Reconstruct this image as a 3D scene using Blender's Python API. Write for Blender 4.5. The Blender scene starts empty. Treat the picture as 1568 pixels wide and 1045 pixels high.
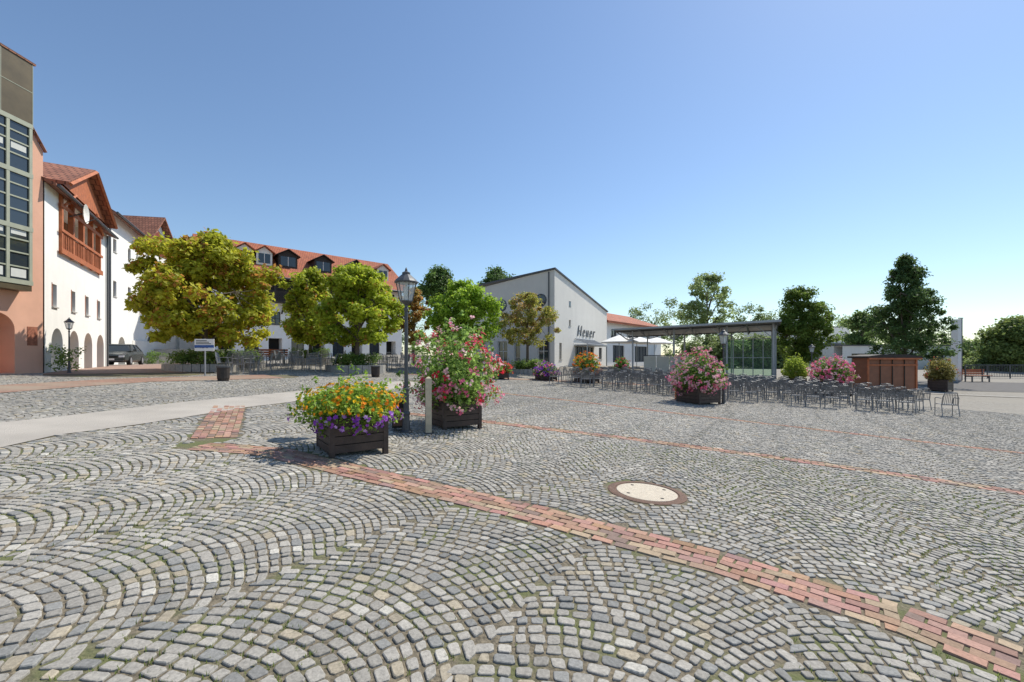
import bpy, math, random
import numpy as np
from mathutils import Vector, Matrix
random.seed(7); R=np.random.default_rng(7)
F=670.0; CX=784.0; HY=548.0; EYE=1.55
# ---------------------------------------------------------------- terrain
def zt(x,y):
    x=np.asarray(x,float); y=np.asarray(y,float)
    zx=np.where(x<0,-1.05*np.tanh(x/14.0),-0.95*np.tanh(x/17.0))
    yy=np.minimum(y,42.0)
    sp=np.log1p(np.exp((yy-18)/4.0))*4*0.05
    t=np.clip((x+30)/22.0,0,1); S=t*t*(3-2*t)
    return zx+sp*S
def Z(x,y): return float(zt(x,y))
def at(px,d): return ((px-CX)/F*d, d)
def G(px,py):
    u=(px-CX)/F; k=(py-HY)/F
    ds=np.arange(1.0,90,0.02)
    g=(EYE-zt(u*ds,ds))-k*ds
    i=np.argmax(g<0) if (g<0).any() else len(ds)-1
    d=ds[i]; return (u*d,d)
# ---------------------------------------------------------------- materials
MATS={}
def mat(name,col,rough=0.7,var=0.12,scale=6.0,bump=0.0,metal=0.0,bscale=None,col2=None,spec=None,stain=0.0):
    if name in MATS: return MATS[name]
    m=bpy.data.materials.new(name); m.use_nodes=True; nt=m.node_tree; N=nt.nodes; L=nt.links
    b=N['Principled BSDF']; b.inputs['Roughness'].default_value=rough; b.inputs['Metallic'].default_value=metal
    if spec is not None: b.inputs['Specular IOR Level'].default_value=spec
    tc=N.new('ShaderNodeTexCoord'); no=N.new('ShaderNodeTexNoise'); no.inputs['Scale'].default_value=scale; no.inputs['Detail'].default_value=6
    L.new(tc.outputs['Object'],no.inputs['Vector'])
    mx=N.new('ShaderNodeMix'); mx.data_type='RGBA'
    c=np.array(col); a=c*(1-var); d=np.array(col2) if col2 is not None else np.clip(c*(1+var),0,1)
    mx.inputs[6].default_value=(*a,1); mx.inputs[7].default_value=(*d,1)
    rp=N.new('ShaderNodeMapRange'); rp.inputs[1].default_value=0.3; rp.inputs[2].default_value=0.7
    L.new(no.outputs['Fac'],rp.inputs[0]); L.new(rp.outputs[0],mx.inputs[0])
    out=mx.outputs[2]
    if stain>0:
        mp=N.new('ShaderNodeMapping'); mp.inputs['Scale'].default_value=(1.2,1.2,0.15); L.new(tc.outputs['Object'],mp.inputs['Vector'])
        n2=N.new('ShaderNodeTexNoise'); n2.inputs['Scale'].default_value=1.5; n2.inputs['Detail'].default_value=8; L.new(mp.outputs[0],n2.inputs['Vector'])
        r2=N.new('ShaderNodeMapRange'); r2.inputs[1].default_value=0.5; r2.inputs[2].default_value=0.75; r2.inputs[4].default_value=stain; L.new(n2.outputs['Fac'],r2.inputs[0])
        m2=N.new('ShaderNodeMix'); m2.data_type='RGBA'; m2.inputs[7].default_value=(*(c*0.55),1); L.new(out,m2.inputs[6]); L.new(r2.outputs[0],m2.inputs[0]); out=m2.outputs[2]
    L.new(out,b.inputs['Base Color'])
    if bump>0:
        bn=N.new('ShaderNodeTexNoise'); bn.inputs['Scale'].default_value=bscale or scale*6; bn.inputs['Detail'].default_value=4
        L.new(tc.outputs['Object'],bn.inputs['Vector'])
        bp=N.new('ShaderNodeBump'); bp.inputs['Strength'].default_value=bump; bp.inputs['Distance'].default_value=0.02
        L.new(bn.outputs['Fac'],bp.inputs['Height']); L.new(bp.outputs[0],b.inputs['Normal'])
    MATS[name]=m; return m
def attr_mat(name,rough=0.75,speck=0.15,sscale=120,transl=0.0,bump=0.3,spec=0.5):
    m=bpy.data.materials.new(name); m.use_nodes=True; nt=m.node_tree; N=nt.nodes; L=nt.links
    b=N['Principled BSDF']; b.inputs['Roughness'].default_value=rough; b.inputs['Specular IOR Level'].default_value=spec
    at_=N.new('ShaderNodeAttribute'); at_.attribute_name='col'
    out=at_.outputs['Color']
    if speck>0:
        tc=N.new('ShaderNodeTexCoord'); no=N.new('ShaderNodeTexNoise'); no.inputs['Scale'].default_value=sscale; no.inputs['Detail'].default_value=6; no.inputs['Roughness'].default_value=.65
        L.new(tc.outputs['Object'],no.inputs['Vector'])
        rp=N.new('ShaderNodeMapRange'); rp.inputs[1].default_value=.3; rp.inputs[2].default_value=.7; rp.inputs[3].default_value=1-speck; rp.inputs[4].default_value=1+speck
        L.new(no.outputs['Fac'],rp.inputs[0])
        vm=N.new('ShaderNodeVectorMath'); vm.operation='SCALE'; L.new(out,vm.inputs[0]); L.new(rp.outputs[0],vm.inputs['Scale']); out=vm.outputs[0]
        if bump>0:
            bp=N.new('ShaderNodeBump'); bp.inputs['Strength'].default_value=bump; bp.inputs['Distance'].default_value=0.006
            L.new(no.outputs['Fac'],bp.inputs['Height']); L.new(bp.outputs[0],b.inputs['Normal'])
    L.new(out,b.inputs['Base Color'])
    if transl>0:
        t=N.new('ShaderNodeBsdfTranslucent'); L.new(out,t.inputs['Color']); ms=N.new('ShaderNodeMixShader'); ms.inputs[0].default_value=transl
        L.new(b.outputs[0],ms.inputs[1]); L.new(t.outputs[0],ms.inputs[2]); L.new(ms.outputs[0],N['Material Output'].inputs['Surface'])
    return m
M_stone=attr_mat('granite_setts',0.85,0.28,55,spec=.3,bump=.6)
M_brick=attr_mat('clay_pavers',0.85,0.22,45,spec=.25,bump=.4)
M_leaf=attr_mat('leaves',0.5,0,transl=0.55,spec=0.3)
M_petal=attr_mat('petals',0.6,0,transl=0.4,spec=0.2)
M_bark=mat('bark',(0.13,0.10,0.075),0.9,0.3,8,0.6)
def glass_mat(name,col=(0.03,0.04,0.05),rough=0.06):
    m=bpy.data.materials.new(name); m.use_nodes=True; b=m.node_tree.nodes['Principled BSDF']
    b.inputs['Base Color'].default_value=(*col,1); b.inputs['Roughness'].default_value=rough; b.inputs['Specular IOR Level'].default_value=0.8
    N=m.node_tree.nodes; L=m.node_tree.links
    tc=N.new('ShaderNodeTexCoord'); no=N.new('ShaderNodeTexNoise'); no.inputs['Scale'].default_value=1.3; L.new(tc.outputs['Object'],no.inputs['Vector'])
    bp=N.new('ShaderNodeBump'); bp.inputs['Strength'].default_value=0.05; L.new(no.outputs['Fac'],bp.inputs['Height']); L.new(bp.outputs[0],b.inputs['Normal'])
    return m
M_glass=glass_mat('window_glass')
def lamp_glass():
    m=bpy.data.materials.new('lantern_glass'); m.use_nodes=True; N=m.node_tree.nodes; L=m.node_tree.links
    b=N['Principled BSDF']; b.inputs['Base Color'].default_value=(0.75,0.8,0.82,1); b.inputs['Roughness'].default_value=0.15
    t=N.new('ShaderNodeBsdfTransparent'); ms=N.new('ShaderNodeMixShader'); ms.inputs[0].default_value=0.6
    L.new(b.outputs[0],ms.inputs[1]); L.new(t.outputs[0],ms.inputs[2]); L.new(ms.outputs[0],N['Material Output'].inputs['Surface']); return m
M_lglass=lamp_glass()
def roof_mat(name,c1,c2):
    m=bpy.data.materials.new(name); m.use_nodes=True; N=m.node_tree.nodes; L=m.node_tree.links
    b=N['Principled BSDF']; b.inputs['Roughness'].default_value=0.8
    tc=N.new('ShaderNodeTexCoord'); br=N.new('ShaderNodeTexBrick'); br.offset=0.5
    br.inputs['Color1'].default_value=(*c1,1); br.inputs['Color2'].default_value=(*c2,1); br.inputs['Mortar'].default_value=(*(np.array(c1)*0.35),1)
    br.inputs['Scale'].default_value=1; br.inputs['Brick Width'].default_value=0.25; br.inputs['Row Height'].default_value=0.35; br.inputs['Mortar Size'].default_value=0.025
    L.new(tc.outputs['UV'],br.inputs['Vector'])
    no=N.new('ShaderNodeTexNoise'); no.inputs['Scale'].default_value=0.8; no.inputs['Detail'].default_value=6; L.new(tc.outputs['Object'],no.inputs['Vector'])
    rp=N.new('ShaderNodeMapRange'); rp.inputs[1].default_value=.3; rp.inputs[2].default_value=.7; rp.inputs[3].default_value=.75; rp.inputs[4].default_value=1.15; L.new(no.outputs['Fac'],rp.inputs[0])
    vm=N.new('ShaderNodeVectorMath'); vm.operation='SCALE'; L.new(br.outputs['Color'],vm.inputs[0]); L.new(rp.outputs[0],vm.inputs['Scale'])
    L.new(vm.outputs[0],b.inputs['Base Color'])
    bp=N.new('ShaderNodeBump'); bp.inputs['Strength'].default_value=.5; bp.invert=True; bp.inputs['Distance'].default_value=0.05; L.new(br.outputs['Fac'],bp.inputs['Height']); L.new(bp.outputs[0],b.inputs['Normal'])
    return m
M_roof=roof_mat('roof_tiles',(0.50,0.15,0.07),(0.40,0.11,0.05))
M_roof2=roof_mat('roof_tiles_old',(0.42,0.18,0.11),(0.30,0.12,0.075))
M_white=mat('white_render',(0.86,0.84,0.80),0.9,0.03,1.5,0.15,stain=0.12)
M_cream=mat('cream_render',(0.78,0.75,0.69),0.9,0.05,1.2,0.15,stain=0.15)
M_store_shade=mat('store_render_shade',(0.66,0.62,0.57),0.9,0.04,1.2,0.15,stain=0.1)  # store render with shade in its colour, for the face turned from the sun
M_pink=mat('salmon_render',(0.72,0.40,0.28),0.9,0.06,1.4,0.15,stain=0.15)
M_bronze=mat('bronze_cladding',(0.10,0.075,0.04),0.5,0.3,1.5,0.1,metal=0.2)
M_sage=mat('sage_frame',(0.36,0.37,0.28),0.5,0.1,4)
M_orangewood=mat('orange_timber',(0.42,0.13,0.05),0.7,0.2,6,0.2)
M_darkwood=mat('dark_timber',(0.035,0.025,0.02),0.7,0.3,6,0.2)
M_planter=mat('brown_planter_wood',(0.06,0.038,0.03),0.55,0.3,9,0.3)
M_iron=mat('grey_iron',(0.09,0.093,0.10),0.5,0.15,14,0.05,metal=0.3)
M_letter=mat('letter_grey',(0.16,0.16,0.16),0.5,0.1,14)
M_chair=mat('chair_steel',(0.22,0.22,0.225),0.45,0.2,10,metal=0.4)
M_steel=mat('canopy_steel',(0.36,0.37,0.38),0.45,0.1,5,metal=0.4)
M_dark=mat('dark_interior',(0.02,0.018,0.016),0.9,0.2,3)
M_concrete=mat('concrete',(0.46,0.44,0.41),0.9,0.12,3,0.3)
M_kerb=mat('granite_kerb',(0.38,0.355,0.32),0.9,0.2,9,0.4)
M_soil=mat('soil',(0.05,0.035,0.025),1,0.3,20,0.8)
M_ltwood=mat('light_timber',(0.62,0.52,0.37),0.8,0.15,9,0.3)
M_rust=mat('rusty_iron',(0.16,0.09,0.06),0.8,0.3,30,0.5)
M_sand=mat('manhole_concrete',(0.60,0.52,0.41),0.9,0.14,40,0.4)
# ---------------------------------------------------------------- mesh helpers
def link(o): bpy.context.scene.collection.objects.link(o); return o
def big_mesh(name,V,blocks,material,cols=None,smooth=False):
    me=bpy.data.meshes.new(name); V=np.asarray(V,np.float32).reshape(-1,3)
    me.vertices.add(len(V)); me.vertices.foreach_set('co',V.ravel())
    loops=np.concatenate([b.ravel() for b in blocks]).astype(np.int32)
    tot=np.concatenate([np.full(len(b),b.shape[1],np.int32) for b in blocks])
    st=np.concatenate([[0],np.cumsum(tot)[:-1]]).astype(np.int32)
    me.loops.add(len(loops)); me.loops.foreach_set('vertex_index',loops)
    me.polygons.add(len(tot)); me.polygons.foreach_set('loop_start',st); me.polygons.foreach_set('loop_total',tot)
    me.polygons.foreach_set('use_smooth',np.full(len(tot),smooth))
    me.update(calc_edges=True); me.validate()
    if cols is not None:
        a=me.attributes.new('col','FLOAT_COLOR','FACE'); c=np.ones((len(tot),4),np.float32); c[:,:3]=cols; a.data.foreach_set('color',c.ravel())
    me.materials.append(material)
    return link(bpy.data.objects.new(name,me))
class Obj:
    def __init__(s,name,loc=(0,0,0),rot=0.0,scale=1.0):
        s.name=name; s.loc=loc; s.rot=rot; s.scale=scale; s.parts={}; s.extra=[]
    def p(s,part,m):
        if part not in s.parts: s.parts[part]=[[],[],m]
        return s.parts[part]
    def add(s,part,m,V,Fc):
        P=s.p(part,m); o=len(P[0]); P[0].extend([tuple(v) for v in V]); P[1].extend([tuple(i+o for i in f) for f in Fc])
    def box(s,part,m,x0,x1,y0,y1,z0,z1,rz=0,piv=None):
        V=[(x,y,z) for z in (z0,z1) for y in (y0,y1) for x in (x0,x1)]
        if rz:
            c=piv or ((x0+x1)/2,(y0+y1)/2); ca,sa=math.cos(rz),math.sin(rz)
            V=[(c[0]+(x-c[0])*ca-(y-c[1])*sa,c[1]+(x-c[0])*sa+(y-c[1])*ca,z) for x,y,z in V]
        s.add(part,m,V,[(0,2,3,1),(4,5,7,6),(0,1,5,4),(2,6,7,3),(0,4,6,2),(1,3,7,5)])
    def tube(s,part,m,pts,rad,n=6,cap=True):
        if not hasattr(rad,'__len__'): rad=[rad]*len(pts)
        V=[];Fc=[]; P=[Vector(q) for q in pts]
        for i,q in enumerate(P):
            d=(P[min(i+1,len(P)-1)]-P[max(i-1,0)]).normalized()
            up=Vector((0,0,1)) if abs(d.z)<0.9 else Vector((1,0,0))
            a=d.cross(up).normalized(); b=d.cross(a).normalized()
            for k in range(n):
                t=2*math.pi*k/n; V.append(tuple(q+rad[i]*(a*math.cos(t)+b*math.sin(t))))
        for i in range(len(P)-1):
            for k in range(n):
                k2=(k+1)%n; Fc.append((i*n+k,i*n+k2,(i+1)*n+k2,(i+1)*n+k))
        if cap: Fc.append(tuple(range(n))); Fc.append(tuple((len(P)-1)*n+k for k in range(n)))
        s.add(part,m,V,Fc)
    def lathe(s,part,m,prof,n=12,c=(0,0),rot=0):
        V=[];Fc=[]
        for r,z in prof:
            for k in range(n):
                t=2*math.pi*k/n+rot; V.append((c[0]+r*math.cos(t),c[1]+r*math.sin(t),z))
        for i in range(len(prof)-1):
            for k in range(n):
                k2=(k+1)%n; Fc.append((i*n+k,i*n+k2,(i+1)*n+k2,(i+1)*n+k))
        Fc.append(tuple(range(n))); Fc.append(tuple((len(prof)-1)*n+k for k in range(n)))
        s.add(part,m,V,Fc)
    def prism(s,part,m,poly,y0,y1):
        n=len(poly); V=[(x,y0,z) for x,z in poly]+[(x,y1,z) for x,z in poly]
        Fc=[tuple(range(n)),tuple(range(2*n-1,n-1,-1))]+[(i,(i+1)%n,n+(i+1)%n,n+i) for i in range(n)]
        s.add(part,m,V,Fc)
    def slab(s,part,m,q,th):
        V=list(q)+[(a,b,c-th) for a,b,c in q]
        s.add(part,m,V,[(0,1,2,3),(7,6,5,4),(0,4,5,1),(1,5,6,2),(2,6,7,3),(3,7,4,0)])
    def build(s):
        e=bpy.data.objects.new(s.name,None); e.location=s.loc; e.rotation_euler=(0,0,s.rot); e.scale=(s.scale,)*3; link(e); e.empty_display_size=0.3
        s.meshes=[]
        for k,(V,Fc,m) in s.parts.items():
            me=bpy.data.meshes.new(k); me.from_pydata(V,[],Fc); me.materials.append(m); me.update()
            uv=me.uv_layers.new(name='UV')
            for p in me.polygons:
                nrm=p.normal
                h=Vector((nrm.x,nrm.y,0)); 
                if h.length<0.05: ax=Vector((1,0,0)); ay=Vector((0,1,0))
                else:
                    h.normalize(); ax=Vector((-h.y,h.x,0)); ay=nrm.cross(ax)
                for li in p.loop_indices:
                    c=me.vertices[me.loops[li].vertex_index].co; uv.data[li].uv=(c.dot(ax),c.dot(ay))
            o=bpy.data.objects.new(k,me); o.parent=e; link(o); s.meshes.append((k,me))
        for o in s.extra: o.parent=e
        s.e=e; return e
    def copy(s,loc,rot=None,scale=None):
        e=bpy.data.objects.new(s.name,None); e.location=loc; e.rotation_euler=(0,0,s.rot if rot is None else rot); e.scale=(scale or s.scale,)*3; link(e); e.empty_display_size=0.3
        for k,me in s.meshes:
            o=bpy.data.objects.new(k,me); o.parent=e; link(o)
        return e
def wall(o,part,m,x0,x1,z0,z1,ops,y=0.0,depth=0.18,glass=M_glass,frame=None,fp='window_frames',ztop=None):
    xs=sorted(set([x0,x1]+[v for a in ops for v in a[:2]])); zs=sorted(set([z0,z1]+[v for a in ops for v in a[2:4]]))
    for i in range(len(xs)-1):
        for j in range(len(zs)-1):
            cx=(xs[i]+xs[i+1])/2; cz=(zs[j]+zs[j+1])/2
            if any(a[0]<cx<a[1] and a[2]<cz<a[3] for a in ops): continue
            A,B,C,D=xs[i],xs[i+1],zs[j],zs[j+1]
            o.add(part,m,[(A,y,C),(B,y,C),(B,y,D),(A,y,D)],[(0,1,2,3)])
    for a in ops:
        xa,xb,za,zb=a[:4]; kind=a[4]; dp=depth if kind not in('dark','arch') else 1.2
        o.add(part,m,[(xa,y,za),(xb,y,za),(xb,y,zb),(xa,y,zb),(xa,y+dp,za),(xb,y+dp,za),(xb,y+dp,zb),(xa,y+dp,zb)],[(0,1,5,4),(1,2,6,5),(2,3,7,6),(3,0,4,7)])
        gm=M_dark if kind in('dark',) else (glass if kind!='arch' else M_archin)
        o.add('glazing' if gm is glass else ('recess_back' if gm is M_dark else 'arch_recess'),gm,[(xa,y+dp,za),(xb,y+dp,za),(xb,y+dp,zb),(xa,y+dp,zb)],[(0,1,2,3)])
        if kind=='arch':
            r=(xb-xa)/2; cx=(xa+xb)/2; cz=zb-r; n=8
            for sgn in(-1,1):
                V=[(cx+sgn*r,y,zb)]; 
                for k in range(n+1):
                    t=math.pi/2*k/n; V.append((cx+sgn*r*math.cos(t),y,cz+r*math.sin(t)))
                W=[(vx,vy+0.5,vz) for vx,vy,vz in V]
                Fc=[(0,k,k+1) for k in range(1,n+1)]+[(k,k+1,len(V)+k+1,len(V)+k) for k in range(1,n+1)]
                o.add(part,m,V+W,Fc)
        if kind in('win','door') and frame:
            w=0.05; yy=y+dp-0.05
            o.box(fp,frame,xa,xa+w,yy,y+dp-.003,za,zb); o.box(fp,frame,xb-w,xb,yy,y+dp-.003,za,zb)
            o.box(fp,frame,xa+w,xb-w,yy,y+dp-.003,za,za+w); o.box(fp,frame,xa+w,xb-w,yy,y+dp-.003,zb-w,zb)
            nx=a[5] if len(a)>5 else 2; nz=a[6] if len(a)>6 else 1
            for k in range(1,nx):
                c=xa+(xb-xa)*k/nx; o.box(fp,frame,c-.025,c+.025,yy+.004,y+dp-.004,za+w,zb-w)
            for k in range(1,nz):
                c=za+(zb-za)*k/nz; o.box(fp,frame,xa+w,xb-w,yy+.008,y+dp-.006,c-.02,c+.02)
            if kind=='win': o.box('sills',M_concrete,xa-.05,xb+.05,y-.06,y+.02,za-.05,za-.002)
M_archin=mat('arcade_interior',(0.45,0.43,0.40),0.9,0.1,2)
# ---------------------------------------------------------------- world, sun, camera
sc=bpy.context.scene
w=bpy.data.worlds.new('World'); sc.world=w; w.use_nodes=True
nt=w.node_tree; bg=nt.nodes['Background']; sky=nt.nodes.new('ShaderNodeTexSky'); sky.sky_type='NISHITA'; sky.sun_disc=False
sd=Vector((0.76,0.65,0)).normalized(); EL=math.radians(52)
sky.sun_elevation=EL; sky.sun_rotation=math.atan2(sd.x,sd.y); sky.air_density=1.15; sky.dust_density=0.35; sky.ozone_density=2.0; sky.altitude=300
gr=nt.nodes.new('ShaderNodeVectorMath'); gr.operation='MULTIPLY'; gr.inputs[1].default_value=(1.0,1.06,1.12)
nt.links.new(sky.outputs[0],gr.inputs[0]); nt.links.new(gr.outputs[0],bg.inputs['Color']); bg.inputs['Strength'].default_value=0.13
sl=bpy.data.lights.new('sun','SUN'); sl.energy=5.0; sl.angle=math.radians(0.5); sl.color=(1.0,0.95,0.84)
so=link(bpy.data.objects.new('sun',sl)); v=Vector((sd.x*math.cos(EL),sd.y*math.cos(EL),math.sin(EL))); so.rotation_euler=v.to_track_quat('Z','Y').to_euler(); so.location=(20,20,30)
cam=bpy.data.cameras.new('camera'); cam.sensor_width=36; cam.lens=F/1568*36; cam.shift_y=(HY-522.5)/1568; cam.clip_end=3000; cam.clip_start=0.05
co=link(bpy.data.objects.new('camera',cam)); co.location=(0,0,EYE); co.rotation_euler=(math.pi/2,0,0); sc.camera=co
sc.view_settings.view_transform='Standard'; sc.view_settings.look='None'; sc.view_settings.exposure=0
# ---------------------------------------------------------------- ground
def axis(a,b,fine0,fine1,st):
    f=list(np.arange(fine0,fine1+st/2,st)); x=fine0; d=st; lo=[]
    while x>a: d*=1.25; x-=d; lo.append(x)
    x=fine1; d=st; hi=[]
    while x<b: d*=1.25; x+=d; hi.append(x)
    return np.array(lo[::-1]+f+hi)
xs=axis(-900,900,-42,50,0.5); ys=axis(-300,1500,-4,48,0.5)
XX,YY=np.meshgrid(xs,ys); V=np.stack([XX,YY,zt(XX,YY)],-1).reshape(-1,3)
nx=len(xs); ii,jj=np.meshgrid(np.arange(nx-1),np.arange(len(ys)-1)); a=(jj*nx+ii).ravel()
Fq=np.stack([a,a+1,a+nx+1,a+nx],1)
def ground_mat():
    m=bpy.data.materials.new('ground'); m.use_nodes=True; N=m.node_tree.nodes; L=m.node_tree.links; b=N['Principled BSDF']; b.inputs['Roughness'].default_value=0.95
    g=N.new('ShaderNodeNewGeometry'); 
    def noise(s,d=5):
        n=N.new('ShaderNodeTexNoise'); n.inputs['Scale'].default_value=s; n.inputs['Detail'].default_value=d; L.new(g.outputs['Position'],n.inputs['Vector']); return n.outputs['Fac']
    def mr(s,a,b_,c=1.0):
        n=N.new('ShaderNodeMapRange'); n.inputs[1].default_value=a; n.inputs[2].default_value=b_; n.inputs[4].default_value=c; L.new(s,n.inputs[0]); return n.outputs[0]
    def mix(f,a,b_):
        n=N.new('ShaderNodeMix'); n.data_type='RGBA'; L.new(f,n.inputs[0])
        for i,c in((6,a),(7,b_)):
            if isinstance(c,tuple): n.inputs[i].default_value=(*c,1)
            else: L.new(c,n.inputs[i])
        return n.outputs[2]
    j=mix(mr(noise(40),.35,.65),(0.095,0.08,0.055),(0.23,0.19,0.13))
    j=mix(mr(noise(2.2,9),.49,.62,.8),j,(0.115,0.135,0.04))
    vo=N.new('ShaderNodeTexVoronoi'); vo.inputs['Scale'].default_value=8; L.new(g.outputs['Position'],vo.inputs['Vector'])
    c=mix(vo.outputs['Distance'],(0.36,0.33,0.285),(0.20,0.18,0.15))
    c=mix(mr(noise(.4),.35,.7),c,(0.30,0.27,0.225))
    ln=N.new('ShaderNodeVectorMath'); ln.operation='LENGTH'; L.new(g.outputs['Position'],ln.inputs[0])
    c=mix(mr(ln.outputs['Value'],26.0,26.4),j,c)
    c=mix(mr(ln.outputs['Value'],75,85),c,(0.08,0.10,0.04))
    L.new(c,b.inputs['Base Color'])
    bp=N.new('ShaderNodeBump'); bp.inputs['Distance'].default_value=.01; L.new(noise(60),bp.inputs['Height']); L.new(bp.outputs[0],b.inputs['Normal'])
    return m
big_mesh('ground',V,[Fq],ground_mat(),smooth=True)
def poly(pts): return np.array([G(*p) for p in pts])
strips=[(poly([(303,684),(420,693),(540,722),(800,783),(1100,862),(1380,950),(1568,1020)]),0.235),
        (poly([(328,672),(352,622)]),0.30),
        (poly([(560,628),(760,648),(960,672),(1200,703),(1568,756)]),0.17),
        (poly([(735,598),(900,617),(1100,641),(1300,664),(1568,695)]),0.14)]
def extend(P,l): d=P[-1]-P[-2]; d/=np.linalg.norm(d); return np.vstack([P,P[-1]+d*l])
strips=[(extend(strips[0][0],4),strips[0][1]),strips[1],(extend(strips[2][0],8),strips[2][1]),(extend(strips[3][0],10),strips[3][1])]
path_c=np.vstack([G(-140,688),poly([(0,662),(150,645),(330,620),(480,604),(640,586)])]); PATHW=0.80
def pdist(P,x,y):
    best=np.full(x.shape,1e9)
    for a,b in zip(P[:-1],P[1:]):
        d=b-a; t=np.clip(((x-a[0])*d[0]+(y-a[1])*d[1])/(d@d),0,1)
        best=np.minimum(best,np.hypot(x-a[0]-t*d[0],y-a[1]-t*d[1]))
    return best
MH=np.array(G(990,755))
def ribbon(name,P,hw,m,lift,step=0.5):
    pts=[]
    for a,b in zip(P[:-1],P[1:]):
        n=max(1,int(np.linalg.norm(b-a)/step)); pts+= [a+(b-a)*k/n for k in range(n)]
    pts.append(P[-1]); pts=np.array(pts); t=np.gradient(pts,axis=0); t/=np.linalg.norm(t,axis=1)[:,None]; nrm=np.stack([-t[:,1],t[:,0]],1)
    rows=[pts+nrm*hw*k for k in (-1,-.5,0,.5,1)]; A=np.stack(rows,1); V=np.concatenate([A,zt(A[...,0],A[...,1])[...,None]+lift],-1).reshape(-1,3)
    n=len(pts); f=[]
    for i in range(n-1):
        for k in range(4): f.append((i*5+k,(i+1)*5+k,(i+1)*5+k+1,i*5+k+1))
    return big_mesh(name,V,[np.array(f)[:,::-1]],m,smooth=True)
M_path=mat('pale_asphalt_path',(0.42,0.38,0.33),0.9,0.12,1.2,0.4,bscale=80)
ribbon('footpath',path_c,PATHW,M_path,0.010)
def paver_mat():
    m=bpy.data.materials.new('brick_road'); m.use_nodes=True; N=m.node_tree.nodes; L=m.node_tree.links; b=N['Principled BSDF']; b.inputs['Roughness'].default_value=.85
    g=N.new('ShaderNodeNewGeometry'); br=N.new('ShaderNodeTexBrick'); L.new(g.outputs['Position'],br.inputs['Vector'])
    br.inputs['Color1'].default_value=(.38,.21,.15,1); br.inputs['Color2'].default_value=(.28,.165,.12,1); br.inputs['Mortar'].default_value=(.16,.12,.09,1)
    br.inputs['Brick Width'].default_value=.2; br.inputs['Row Height'].default_value=.1; br.inputs['Mortar Size'].default_value=.008; br.inputs['Scale'].default_value=1
    n=N.new('ShaderNodeTexNoise'); n.inputs['Scale'].default_value=.7; n.inputs['Detail'].default_value=6; L.new(g.outputs['Position'],n.inputs['Vector'])
    mr=N.new('ShaderNodeMapRange'); mr.inputs[1].default_value=.45; mr.inputs[2].default_value=.65; L.new(n.outputs['Fac'],mr.inputs[0])
    mx=N.new('ShaderNodeMix'); mx.data_type='RGBA'; L.new(mr.outputs[0],mx.inputs[0]); L.new(br.outputs['Color'],mx.inputs[6]); mx.inputs[7].default_value=(.32,.25,.185,1)
    L.new(mx.outputs[2],b.inputs['Base Color']); return m
M_road=paver_mat()
road_c=np.array([G(-80,602),G(60,592),G(200,583),G(420,577)]); ROADW=0.9
ribbon('brick_road',road_c,ROADW,M_road,0.014)
drive_c=np.array([(-15.0,17.5),(-19.5,23.0),(-24.5,31),(-27,38),(-29.5,46)])
ribbon('driveway',drive_c,2.6,mat('driveway_pavers',(0.33,0.22,0.17),0.9,0.15,2,0.3,bscale=30),0.009)
plaza2=np.array([G(620,573),G(760,579),G(1000,590)])
ribbon('brick_path',plaza2,0.40,M_road,0.016)
# ---- setts
th=math.radians(-31); ex=np.array([math.cos(th),math.sin(th)]); ey=np.array([-ex[1],ex[0]])
W=1.42; RISE=0.31; s=0.090; NL=17
def arc(t): 
    q=(t-W/2)/(W/2); return RISE*(1-np.abs(q)**1.9)
def slope(t):
    q=(t-W/2)/(W/2); return -RISE*1.9*np.sign(q)*np.abs(q)**.9/(W/2)
tf=np.linspace(0,W,400); al=np.concatenate([[0],np.cumsum(np.hypot(np.diff(tf),np.diff(arc(tf))))]); al/=al[-1]
quads=[]
for lane in range(-24,26):
    r=np.arange(-66,400)
    n=NL; tb=np.linspace(0,1,n+1)[None,:]+R.uniform(-.22,.22,(len(r),n+1))/n
    tb=tb+0.5/n*((r%2)[:,None]-.5)
    tb[:,0]=0; tb[:,-1]=1; tb=np.interp(np.sort(np.clip(tb,0,1),1),al,tf)
    eo=.028*np.where(r%2==0,1,-1)+.012*np.sin(r*1.7)
    tb[:,0]=eo; tb[:,-1]=W+eo
    ph=np.arctan(slope(tb)); sh=s*np.cos(ph)*np.sin(ph)*.9
    tt=tb-sh; tt[:,0]=eo; tt[:,-1]=W+eo; tt=np.maximum.accumulate(np.clip(tt,eo[:,None],W+eo[:,None]),1)
    drift=(.05*np.sin(lane*2.3)+.03*np.sin(r*.09+lane*1.3))[:,None]
    v0=r[:,None]*s+arc(tb)+drift; v1=(r[:,None]+1)*s+arc(tt)+drift
    lo=np.stack([lane*W+tb,v0],-1); up=np.stack([lane*W+tt,v1],-1)
    q=np.stack([lo[:,:-1],lo[:,1:],up[:,1:],up[:,:-1]],2).reshape(-1,4,2)
    quads.append(q)
Q=np.concatenate(quads)
wx=.16*np.sin(Q[...,1]*.55+Q[...,0]*.21)+.09*np.sin(Q[...,1]*1.27+1.1)+.012*np.sin(Q[...,1]*7+Q[...,0]*5); wy=.07*np.sin(Q[...,0]*.9+Q[...,1]*.3)+.012*np.sin(Q[...,0]*6.1-Q[...,1]*4)
Q=np.stack([Q[...,0]+wx,Q[...,1]+wy],-1)
Q=Q[...,0:1]*ex+Q[...,1:2]*ey
C=Q.mean(1); x,y=C[:,0],C[:,1]
ar=0.5*np.abs((Q[:,2,0]-Q[:,0,0])*(Q[:,3,1]-Q[:,1,1])-(Q[:,3,0]-Q[:,1,0])*(Q[:,2,1]-Q[:,0,1]))
k=(y>0.9)&(np.hypot(x,y)<26.2)&(np.abs(x)<1.25*y+1.2)&(ar>0.0024)
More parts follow.
